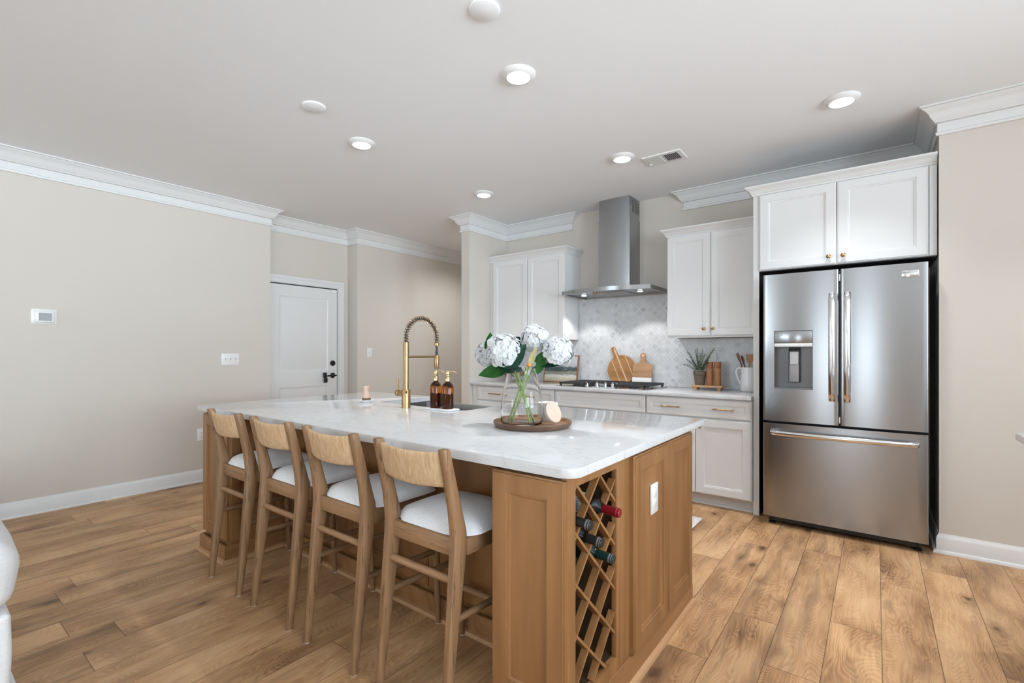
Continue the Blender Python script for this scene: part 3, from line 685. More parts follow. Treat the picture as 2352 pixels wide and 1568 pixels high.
mb = MB()
# band shell round the front and sides, top plate, recessed underside
full = outer + [(cxh + hw, YB - .0005), (cxh - hw, YB - .0005)]
mb.prism(full, 'xy', 1.806, 1.834, .002)
ring = outer + [(cxh + hw, YB - .0005), (cxh + hw - .02, YB - .0005)] + arc(.02)[::-1] + [(cxh - hw + .02, YB - .0005), (cxh - hw, YB - .0005)]
mb.prism(ring, 'xy', 1.797, 1.8065)
cn = obj('canopy', mb, M_hood, t, smooth=25)
mb = MB(); mb.box(-2.20, -1.88, 4.18, 4.50, 1.7985, 1.8055); obj('filter', mb, M_grey, t)
for x in (-2.335, -1.745):
    mb = MB(); mb.lathe([(0, 1.8058), (.034, 1.8058), (.034, 1.800), (.028, 1.799), (0, 1.799)], (x, 4.26, 0), 24); h = obj('lamp_housing', mb, M_polish, t)
    mb = MB(); mb.lathe([(0, 1.7989), (.026, 1.7989), (.024, 1.796), (0, 1.796)], (x, 4.26, 0), 24); obj('lamp_lens', mb, M_hoodlens, h)
    spot(t, (x, 4.26, 1.78), 13.0, (1, .98, .95), 1.9, .35, .02)
for i in range(5):
    mb = MB(); mb.lathe([(0, 0), (.0075, 0), (.0075, .009), (0, .010)], (-2.10 + i * .028, 4.022 - .002 * abs(i - 2), 1.790), 14, Matrix.Rotation(PI/2 + .5, 3, 'X')); obj('button', mb, M_polish, t)

# ---------------------------------------------------------------- gas cooktop
t = thing('gas_cooktop', 'stainless gas cooktop with black cast iron grates on the back counter', 'cooktop', (-2.03, 4.23, .9))
mb = MB(); mb.box(-2.49, -1.57, 3.965, 4.49, .9003, .9075, .003); obj('tray', mb, M_polish, t)
for a, b in ((-2.465, -2.185), (-2.18, -1.885), (-1.88, -1.595)):
    mb = MB(); y0, y1 = (4.0, 4.465) if a != -2.18 else (4.215, 4.465)
    zt = .943
    for x in (a + .006, b - .006): mb.box(x - .006, x + .006, y0, y1, zt - .016, zt, .002)
    for y in (y0 + .006, y1 - .006): mb.box(a, b, y - .006, y + .006, zt - .016, zt, .002)
    ym = (y0 + y1) / 2
    mb.box(a, b, ym - .005, ym + .005, zt - .016, zt, .002)
    k = 7
    for i in range(1, k): mb.box(a + (b - a) * i / k - .0045, a + (b - a) * i / k + .0045, y0 + .01, y1 - .01, zt - .014, zt + .001, .002)
    for x in (a + .012, b - .012):
        for y in (y0 + .012, y1 - .012): mb.loft([[(x - .010 * q, y - .010 * q, z_), (x + .010 * q, y - .010 * q, z_), (x + .010 * q, y + .010 * q, z_), (x - .010 * q, y + .010 * q, z_)] for q, z_ in ((.7, .9078), (1, zt - .012))])
    obj('grate', mb, M_iron, t)
for x, y, r in ((-2.325, 4.11, .034), (-2.325, 4.36, .042), (-2.033, 4.34, .055), (-1.738, 4.11, .042), (-1.738, 4.36, .034)):
    mb = MB(); mb.lathe([(0, .9078), (r + .012, .9078), (r + .010, .914), (r, .915), (r, .924), (r - .004, .927), (0, .928)], (x, y, 0), 24); obj('burner', mb, M_iron, t)
for x, y in ((-2.195, 4.06), (-2.115, 4.12), (-2.035, 4.135), (-1.955, 4.12), (-1.885, 4.055)):
    mb = MB(); mb.lathe([(0, .9078), (.021, .9078), (.021, .911), (.015, .912), (.018, .930), (.017, .936), (0, .937)], (x, y, 0), 20); kb = obj('knob', mb, M_polish, t)
    mb = MB(); mb.box(x - .004, x + .004, y - .017, y + .017, .9365, .948, .002); obj('knob_grip', mb, M_polish, kb)

# ---------------------------------------------------------------- kitchen island
t = thing('kitchen_island', 'stained maple kitchen island with panelled ends and a built-in wine rack', 'island', (-2.05, 1.85, 0))
IX0, IX1, IYF, IYB, IZ = -3.375, -.735, 1.235, 2.43, .866
PB = 1.585           # back panel of the seating side
# main carcass behind the knee space, left post, right post frame
mb = MB(); mb.box(IX0 + .02, -2.69, PB, IYB - .02, .0, IZ); mb.box(-1.83, -1.005, PB, IYB - .02, .0, IZ); mb.box(-2.69, -1.83, PB, 1.99, 0, IZ); mb.box(-2.69, -1.83, 1.99, IYB - .02, 0, .60)
obj('carcass', mb, M_mapled, t)
mb = MB(); mb.box(IX0, -3.035, IYF, IYB, .0, IZ); obj('left_post', mb, M_maple, t)
mb = MB(); mb.door((IX0, IYF, .118), ux, uz, un, .335, .735, .02, .062); obj('post_panel', mb, M_maple, t)
mb = MB(); mb.door((-3.035, PB - .012, .118), (0, -1, 0), uz, (1, 0, 0), PB - .012 - IYF, .735, .014, .05); obj('post_side_panel', mb, M_maple, t)
mb = MB(); mb.door((-3.03, PB, .118), ux, uz, un, .66, .735, .014, .06); mb.door((-2.365, PB, .118), ux, uz, un, .66, .735, .014, .06); mb.door((-1.70, PB, .118), ux, uz, un, .69, .735, .014, .06); obj('back_panel', mb, M_mapled, t)
mb = MB(); mb.box(-3.034, -1.012, 1.30, PB - .016, .855, .8685); obj('support_board', mb, M_mapled, t)
# right post with the wine rack
RY0, RY1, RZ0, RZ1 = 1.288, 1.580, .150, .823
mb = MB(); mb.box(-1.005, -.985, IYF, IYB - .02, 0, IZ); mb.box(-1.005, IX1 - .02, IYF, IYF + .018, 0, IZ)
mb.box(-.984, IX1 - .02, RY1 + .02, RY1 + .04, 0, IZ); mb.box(-.984, IX1 - .02, IYF + .018, RY1 + .02, .10, .148); mb.box(-.984, IX1 - .02, IYF + .018, RY1 + .02, RZ1 + .004, IZ)
mb.box(-.984, IX1 - .02, IYB - .04, IYB - .02, 0, IZ)
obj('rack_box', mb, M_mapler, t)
mb = MB(); mb.box(IX1 - .02, IX1, IYF, RY0, 0, IZ, .001); mb.box(IX1 - .02, IX1, RY1, 1.612, 0, IZ, .001); mb.box(IX1 - .02, IX1, RY0, RY1, RZ1, IZ); mb.box(IX1 - .02, IX1, RY0, RY1, .0, RZ0)
obj('rack_frame', mb, M_maple, t)
mb = MB(); mb.box(IX1 - .02, IX1 - .002, 1.6125, IYB, 0, IZ); obj('end_frame', mb, M_maple, t)
mb = MB(); mb.door((-1.012, IYF, .118), ux, uz, un, .281, .735, .02, .062); obj('post_panel', mb, M_maple, t)
for a, b in ((1.70, 2.066), (2.071, 2.408)):
    mb = MB(); mb.door((IX1 - .0018, a, .100), (0, 1, 0), uz, (1, 0, 0), b - a, .745, .02, .062); obj('end_panel', mb, M_maple, t)
# lattice
def lattice(mb, xa, xb, th=.0045):
    def clip(y0, slope):
        ys = sorted(((RY0, RZ1 + slope * (RY0 - y0)), (RY1, RZ1 + slope * (RY1 - y0))))
        pts = []
        (ya, za), (yb, zb) = ys
        ts = [0, 1]
        for zc in (RZ0, RZ1):
            if (za - zc) * (zb - zc) < 0: ts.append((zc - za) / (zb - za))
        ts.sort(); best = None
        for u, v in zip(ts, ts[1:]):
            m = za + (zb - za) * (u + v) / 2
            if RZ0 < m < RZ1: best = (u, v)
        if not best: return None
        u, v = best; return (ya + (yb - ya) * u, za + (zb - za) * u, ya + (yb - ya) * v, za + (zb - za) * v)
    for sl in (-1, 1):
        for k in range(-8, 10):
            c = clip(1.306 + .157 * k, sl)
            if not c or abs(c[0] - c[2]) < .012: continue
            d = V((0, c[2] - c[0], c[3] - c[1])).normalized(); nn = V((0, -d.z, d.y)) * th
            q = .0 if sl == 1 else .0008
            A, B = V((0, c[0], c[1])), V((0, c[2], c[3]))
            mb.loft([[A + nn + V((xa - q, 0, 0)), A - nn + V((xa - q, 0, 0)), A - nn + V((xb + q, 0, 0)), A + nn + V((xb + q, 0, 0))], [B + nn + V((xa - q, 0, 0)), B - nn + V((xa - q, 0, 0)), B - nn + V((xb + q, 0, 0)), B + nn + V((xb + q, 0, 0))]])
obj('front_lattice', (lambda m_: (lattice(m_, IX1 - .030, IX1 - .006), m_)[1])(MB()), M_mapleh, t)
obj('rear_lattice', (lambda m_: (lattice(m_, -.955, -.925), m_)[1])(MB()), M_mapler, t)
# base moulding and shoe
BM = [(0, 0), (.012, 0), (.012, .086), (.009, .092), (.0085, .096), (.004, .104), (0, .106)]
SH = [(.0121, 0), (.032, 0), (.032, .005), (.027, .015), (.0121, .019)]
pth = [(IX0 - .001, IYB), (IX0 - .001, IYF - .020), (-3.034, IYF - .020), (-3.034, PB - .0145), (-1.0065, PB - .0145), (-1.0065, IYF - .020), (IX1 - .0005, IYF - .020), (IX1 - .0005, IYB)]
obj('base_moulding', MB().sweep(pth, [(d, min(z_, .0985) if z_ < .1 else z_ - .008) for d, z_ in BM]), M_mapleh, t)
obj('shoe_moulding', MB().sweep(pth, SH), M_mapleb, t)
# outlet in the end panel
t2 = thing('island_outlet', 'white double outlet on the right end panel of the island', 'outlet', (-.725, 1.90, .665))
oz, oy = .64, 1.908
mb = MB(); mb.box(-.7259, -.7185, oy - .037, oy + .037, oz - .060, oz + .060, .002); obj('cover_plate', mb, M_plate, t2)
for dz_ in (.020, -.020): outlet_face(t2, -.7185, oy, oz + dz_)
# quartz top with the sink notch
def rc(cx, cy, r, a0, n=6): return [(cx + r * math.cos(math.radians(a0 + 90 * i / n)), cy + r * math.sin(math.radians(a0 + 90 * i / n))) for i in range(n + 1)]
TX0, TX1, TY0, TY1 = -3.40, -.687, 1.19, 2.507
NX0, NX1, NY = -2.658, -1.872, 2.010
poly = rc(TX0 + .02, TY0 + .02, .02, 180) + rc(TX1 - .045, TY0 + .045, .045, 270) + rc(TX1 - .012, TY1 - .012, .012, 0) + rc(NX1 + .006, TY1 - .006, .006, 90) + \
       [(NX1, NY + .02), (NX1 - .006, NY + .006), (NX1 - .02, NY), (NX0 + .02, NY), (NX0 + .006, NY + .006), (NX0, NY + .02)] + rc(NX0 - .006, TY1 - .006, .006, 0) + rc(TX0 + .012, TY1 - .012, .012, 90)
mb = MB(); mb.prism(poly, 'xy', .8705, .900, .003); tag(obj('island_countertop', mb, M_quartz), 'large white quartz countertop on the maple island', 'countertop')
t = thing('farmhouse_sink', 'stainless steel farmhouse sink set into the island countertop', 'sink', (-2.265, 2.24, .62))
mb = MB(); a, b, c, d, e = -2.682, -1.848, 2.0, 2.495, .012
mb.box(a, b, c, d - .02, .625, .637); mb.box(a, a + e, c, d - .02, .637, .8685); mb.box(b - e, b, c, d - .02, .637, .8685); mb.box(a + e, b - e, c, c + e, .637, .8685); mb.box(a, b, d - .045, d, .61, .8685, .004)
obj('basin', mb, M_sink, t)
mb = MB(); mb.lathe([(0, .6373), (.045, .6373), (.042, .640), (.02, .638), (0, .638)], (-2.265, 2.24, 0), 24); obj('drain', mb, M_polish, t)

# ---------------------------------------------------------------- faucet
FX, FYY = -2.256, 1.908
t = thing('kitchen_faucet', 'tall brushed gold spring neck faucet on the island beside the sink', 'faucet', (FX, FYY, .9))
mb = MB(); mb.lathe([(0, .9005), (.026, .9005), (.026, 1.008), (.025, 1.010), (0.0155, 1.010), (.0155, 1.215), (.0172, 1.216), (.0172, 1.219), (0, 1.219)], (FX, FYY, 0), 28); obj('post', mb, M_brass, t)
mb = MB(); pr = [(0, 1.2195)]
for i in range(14): pr += [(.0172, 1.220 + i * .0054), (.0172, 1.2232 + i * .0054), (.0155, 1.2236 + i * .0054), (.0155, 1.2249 + i * .0054)]
mb.lathe(pr + [(.0165, 1.297), (0, 1.297)], (FX, FYY, 0), 28); obj('grooved_sleeve', mb, M_brass, t)
SP = .252; Rr = SP / 2
def arch(s):
    """hose centre line: up, over the arc and down"""
    L1, L2, L3 = .028, PI * Rr, .034; d = s * (L1 + L2 + L3)
    if d < L1: return V((FX, FYY, 1.295 + d))
    if d < L1 + L2:
        a = (d - L1) / Rr; return V((FX, FYY + Rr - Rr * math.cos(a), 1.295 + L1 + Rr * math.sin(a) * .97))
    return V((FX, FYY + SP, 1.295 + L1 - (d - L1 - L2)))
obj('hose', MB().tube([arch(i / 48) for i in range(49)], .0085, 10), M_dark, t)
turns = 27; N = turns * 14; pts = []
for i in range(N + 1):
    s = i / N; p = arch(s); q = (arch(min(1, s + .004)) - arch(max(0, s - .004))).normalized(); sd = V((1, 0, 0)); up = q.cross(sd); a = 2 * PI * turns * s
    pts.append(p + (sd * math.cos(a) + up * math.sin(a)) * .0152)
obj('spring', MB().tube(pts, .0019, 6), M_brass, t)
mb = MB(); mb.lathe([(0, 1.277), (.0145, 1.277), (.0145, 1.293), (0, 1.293)], (FX, FYY + SP, 0), 20); obj('collar', mb, M_brass, t)
mb = MB(); mb.lathe([(0, 1.210), (.009, 1.210), (.0085, 1.235), (.0065, 1.245), (.0065, 1.277), (0, 1.277)], (FX, FYY + SP, 0), 16); obj('hose_end', mb, M_dark, t)
mb = MB(); mb.tube([(FX, FYY + .012, 1.207), (FX, FYY + SP - .012, 1.207)], .0068, 14); mb.lathe([(.0095, 1.200), (.0165, 1.200), (.0165, 1.214), (.0095, 1.214)], (FX, FYY + SP, 0), 24); obj('bracket', mb, M_brass, t)
mb = MB(); mb.lathe([(0, 1.128), (.0150, 1.128), (.0165, 1.131), (.0165, 1.196), (.0150, 1.1995), (0, 1.1995)], (FX, FYY + SP, 0), 24); obj('spray_head', mb, M_brass, t)
mb = MB(); Mn = Matrix.Rotation(-PI/2, 3, 'Y')
mb.lathe([(0, 0), (.0185, 0), (.0185, .062), (.017, .064), (.0195, .066), (.0195, .084), (.0175, .087), (0, .087)], (FX, FYY, .985), 24, Mn); h = obj('handle', mb, M_brass, t)
mb = MB(); mb.tube([(FX - .076, FYY, .995), (FX - .077, FYY, 1.072)], .0053, 12); obj('lever', mb, M_brass, h)
mb = MB(); mb.lathe([(0, 0), (.008, 0), (.008, .0015), (0, .0015)], (FX + .021, FYY - .015, .995), 16, Matrix.Rotation(PI/2, 3, 'Y') ); obj('sensor', mb, M_blackm, t)

# ---------------------------------------------------------------- soap bottles on marble tray, brush
TR = [(-2.093, 1.915), (-1.925, 1.915), (-1.925, 2.0), (-2.093, 2.0)]
mb = MB(); mb.box(-2.098, -1.905, 1.914, 2.004, .9003, .911, .003); tag(obj('soap_tray', mb, M_marble), 'white marble tray under the two amber soap bottles', 'tray')
def soap(x, y, lab):
    t = thing('soap_bottle', lab, 'soap dispenser', (x, y, .9113), 'amber soap bottles')
    mb = MB(); mb.lathe([(0, 0), (.031, 0), (.034, .004), (.0345, .02), (.0345, .115), (.032, .130), (.025, .142), (.015, .150), (.0135, .155), (.0135, .162), (0, .162)], seg=36); obj('bottle', mb, M_amber, t, True)
    mb = MB(); mb.lathe([(0, .003), (.030, .003), (.0322, .012), (.0322, .085), (0, .085)], seg=28); obj('soap', mb, M_liquid, t, True)
    mb = MB(); mb.lathe([(0, .158), (.0165, .158), (.0165, .176), (.0155, .178), (.010, .183), (.0125, .188), (.0125, .192), (.010, .196), (.0135, .199), (.0135, .215), (.011, .219), (0, .219)], seg=28); p = obj('pump', mb, M_brassd, t, True)
    d = V((.80, .60, 0)); mb = MB(); mb.tube([V((0, 0, .211)) + d * .008, V((0, 0, .213)) + d * .03, V((0, 0, .210)) + d * .042, V((0, 0, .203)) + d * .050], [.0042, .0036, .0034, .0032], 10); obj('nozzle', mb, M_brassd, p, True)
    return t
soap(-2.052, 1.958, 'amber glass soap bottle with brass pump, the one nearer the faucet')
soap(-1.955, 1.958, 'amber glass soap bottle with brass pump, the one nearer the flower vase')
bx, by = -2.70, 1.945
t = thing('brush_dish', 'small round white dish under the wooden brush', 'dish', (bx, by, .9)); t.name = 'brush_dish'
mb = MB(); mb.lathe([(0, .9005), (.030, .9005), (.034, .906), (.046, .916), (.0455, .918), (.034, .911), (0, .910)], (bx, by, 0), 32); obj('dish', mb, M_white, t)
t = thing('dish_brush', 'pale wooden scrub brush standing in the small white dish', 'brush', (bx, by, .912))
mb = MB(); mb.lathe([(0, .931), (.026, .931), (.0275, .936), (.026, .950), (.021, .965), (.0185, .975), (.020, .988), (.022, .998), (.020, 1.006), (.012, 1.009), (0, 1.009)], (bx, by, 0), 28); obj('handle', mb, M_beech, t)
mb = MB(); mb.lathe([(0, .9125), (.031, .9125), (.028, .922), (.0262, .931), (0, .931)], (bx, by, 0), 40); obj('bristles', mb, M_bristle, t)

# ---------------------------------------------------------------- centrepiece: wood tray, vase, flowers, candle
tx, ty = -1.242, 1.785
t = thing('round_wood_tray', 'round dark wood tray with raised rim under the glass vase', 'tray', (tx, ty, .9))
mb = MB(); mb.lathe([(0, .9005), (.150, .9005), (.166, .904), (.176, .916), (.178, .924), (.175, .927), (.170, .926), (.164, .9125), (0, .9115)], (tx, ty, 0), 64); obj('dish', mb, M_acacia, t)
mb = MB(); mb.lathe([(.1668, .9037), (.1768, .9157), (.1788, .9238), (.1762, .9268)], (tx, ty, 0), 64, cap=False); obj('rim_band', mb, M_rimband, t)
vx, vy, vz = -1.277, 1.750, .912
t = thing('glass_vase', 'clear glass vase holding white hydrangeas on the round tray', 'vase', (vx, vy, vz))
P = [(.080, 0), (.090, .004), (.095, .016), (.0965, .055), (.094, .10), (.088, .14), (.079, .18), (.070, .215), (.066, .24), (.0665, .257)]
Pi = [(r - .0028, h + (.006 if i < 2 else 0)) for i, (r, h) in enumerate(P)]
mb = MB(); mb.lathe([(0, 0)] + P + [(.0650, .2585)] + Pi[::-1][:-1] + [(.078, .0075), (0, .007)], (vx, vy, vz), 64); obj('glass', mb, M_glass, t, smooth=60)
rnd = random.Random(11)
def petal(mb, c, n, u, L, w):
    v = n.cross(u); a = c; m1 = c + u * L * .55 + n * L * .22
    p = [a - v * w * .18, m1 - v * w * .5, c + u * L + n * L * .06 - v * w * .24, c + u * L + n * L * .06 + v * w * .24, m1 + v * w * .5, a + v * w * .18]
    vs = [mb.bm.verts.new(q) for q in p]; cen = mb.bm.verts.new(m1 + n * L * .02)
    for i in range(6): mb.face((vs[i], vs[(i + 1) % 6], cen))
def bloom(c, r, seed, n=210):
    rn = random.Random(seed); mb = MB(); c = V(c); lobes = [V((rn.uniform(-1, 1), rn.uniform(-1, 1), rn.uniform(-.6, 1))).normalized() for _ in range(9)]
    def rad(d): return r * (.86 + .16 * max(max(0, d.dot(l)) ** 5 for l in lobes))
    vs = bmesh.ops.create_uvsphere(mb.bm, u_segments=16, v_segments=10, radius=1.0)['verts']
    for v in vs: d = v.co.normalized(); v.co = c + d * rad(d) * .80
    for i in range(n):
        zz = 1 - 1.80 * (i + .5) / n; a = i * 2.39996 + rn.uniform(-.2, .2); q = math.sqrt(max(0, 1 - zz * zz))
        d = V((q * math.cos(a), q * math.sin(a), zz)); d = (d + V((rn.uniform(-.15, .15), rn.uniform(-.15, .15), rn.uniform(-.15, .15)))).normalized()
        p = c + d * rad(d) * rn.uniform(.84, 1.03); n_ = (d + V((rn.uniform(-.42, .42), rn.uniform(-.42, .42), rn.uniform(-.42, .42)))).normalized()
        u = n_.orthogonal().normalized(); u = Matrix.Rotation(rn.uniform(0, PI), 3, n_) @ u; L = rn.uniform(.0125, .0175)
        for k in range(4): petal(mb, p, n_, Matrix.Rotation(PI / 2 * k, 3, n_) @ u, L * rn.uniform(.9, 1.1), L * 1.2)
    return mb
def leaf_mesh(base, d, up, L, w, droop=.25):
    mb = MB(); base, d, up = V(base), V(d).normalized(), V(up).normalized(); s = d.cross(up).normalized(); up = s.cross(d).normalized(); rows = []
    N = 9
    for i in range(N + 1):
        f = i / N; ww = w * (math.sin(PI * min(1, f ** .8 * 1.0)) ** .9) * (1 - .15 * f) + .0006; c = base + d * L * f - up * droop * L * f * f
        z_ = .006 * math.sin(f * 22)
        rows.append([c - s * ww + up * (ww * .30 + z_ * .25), c - s * ww * .5 + up * ww * .10, c, c + s * ww * .5 + up * ww * .10, c + s * ww + up * (ww * .30 - z_ * .25)])
    R = [[mb.bm.verts.new(p) for p in r] for r in rows]
    for a, b in zip(R, R[1:]):
        for j in range(4): mb.face((a[j], a[j + 1], b[j + 1], b[j]))
    g = bmesh.ops.solidify(mb.bm, geom=list(mb.bm.faces), thickness=.0008); return mb
blooms = [((-1.452, 1.730, 1.225), .068, (.050, .030), 'white hydrangea at the left of the bouquet in the glass vase', 3),
          ((-1.315, 1.665, 1.240), .079, (.038, .038), 'white hydrangea at the front centre of the bouquet, largest bloom', 5),
          ((-1.235, 1.795, 1.294), .066, (-.050, -.035), 'white hydrangea at the top of the bouquet', 8),
          ((-1.118, 1.800, 1.237), .069, (-.040, -.030), 'white hydrangea at the right of the bouquet in the glass vase', 13)]
GB = [((1, 'd'), )]
for (c, r, foot, lab, sd) in blooms:
    c = V(c); f = V((vx + foot[0], vy + foot[1], vz + .010)); t = thing('hydrangea', lab, 'flower', f, 'white hydrangeas in the vase')
    neck = V((vx + (c.x - vx) * .28, vy + (c.y - vy) * .28, vz + .235)); pts = []
    for i in range(17):
        s = i / 16; q = (s - .6) / .4; e_ = c - V((0, 0, r * .5)); pts.append(f + (neck - f) * (s / .6) if s <= .6 else neck * (1 - q) ** 2 + 2 * q * (1 - q) * (neck + (neck - f) * .22) + e_ * q * q)
    obj('stem', MB().tube(pts, .0042, 8), M_stem, t)
    obj('bloom', bloom(c, r, sd), M_petal, t, smooth=30)
    d = (c - V((vx, vy, c.z))); d = d.normalized() if d.length > .01 else V((0, -1, 0))
    if sd == 3:
        obj('leaf', leaf_mesh(c + V((.028, -.03, .0)), (.10, -.10, .9), (1, -1, .3), .105, .028, -.1), M_leaf, t); obj('leaf', leaf_mesh(neck + V((-.01, -.02, .01)), (-.80, -.55, -.16), (.55, -.7, .6), .140, .040, .06), M_leaf, t)
    if sd == 5: obj('leaf', leaf_mesh(c + V((.020, -.01, -.075)), (.55, .30, .75), (.62, -.8, .2), .140, .040, .1), M_leafd, t); obj('leaf', leaf_mesh(c + V((-.03, -.0, -.068)), (.8, .45, -.12), (.62, -.8, .4), .11, .03, .1), M_leafd, t)
    if sd == 8: obj('leaf', leaf_mesh(c + V((-.03, -.03, -.03)), (-.6, -.3, .35), (.62, -.8, .3), .09, .025, .1), M_leafd, t); obj('leaf', leaf_mesh(c + V((.03, -.05, -.10)), (.75, .4, .40), (.62, -.8, .4), .125, .026, .25), M_leaf, t)
    if sd == 13: obj('leaf', leaf_mesh(c + V((-.085, -.035, -.10)), (.42, -.1, .85), (.6, -.8, .2), .155, .022, .12), M_leaf, t); obj('leaf', leaf_mesh(c + V((-.07, -.03, -.055)), (1, .05, .10), (.1, -.8, .6), .10, .026, .2), M_leafd, t)
f = V((vx - .022, vy - .045, vz + .010)); t = thing('yellow_leaf_stem', 'pale yellow leaf stem between the hydrangeas in the vase', 'flower', f)
e = V((vx + .055, vy - .02, vz + .262)); obj('stem', MB().tube([f, (f + e) / 2, e], .0036, 8), M_stem, t)
obj('leaf', leaf_mesh(e, (.34, .10, .9), (.7, -.8, .1), .095, .014, -.05), M_yellow, t); obj('bud', MB().ball(e + V((.008, -.012, .006)), (.010, .010, .007), 12), M_orange, t)
f = V((vx + .058, vy - .02, vz + .010)); t = thing('flower_stem', 'bare green stem leaning right inside the glass vase', 'stem', f)
e = V((vx - .03, vy + .01, vz + .25)); obj('stalk', MB().tube([f, (f + e) / 2, e, e + V((-.02, 0, .05))], .0042, 8), M_stem, t)
jx, jy = -1.238, 1.908
t = thing('candle_jar', 'white glass candle jar behind the vase on the round tray', 'candle', (jx, jy, .912))
mb = MB(); mb.lathe([(0, .9122), (.043, .9122), (.046, .916), (.046, .998), (.0445, .999), (.043, .997), (.043, .980), (0, .979)], (jx, jy, 0), 40); obj('jar', mb, M_white, t)
mb = MB(); mb.tube([(jx, jy, .979), (jx + .001, jy, .989)], .001, 6); obj('wick', mb, M_ink, t)
lc = V((-1.166, 1.832, .9640)); nn = V((.88, -.10, .36)).normalized(); Q = nn.to_track_quat('Z', 'Y').to_matrix()
t = thing('round_cover', 'round pale wooden candle lid leaning on edge beside the vase', 'lid', lc)
mb = MB(); mb.lathe([(0, 0), (.050, 0), (.050, .009), (.0485, .0105), (0, .0105)], lc, 40, Q); obj('wood_disc', mb, M_tan, t)
mb = MB(); mb.lathe([(0, -.008), (.045, -.008), (.0475, -.006), (.0475, -.0002), (0, -.0002)], lc, 36, Q); obj('seal', mb, M_lgrey, t)

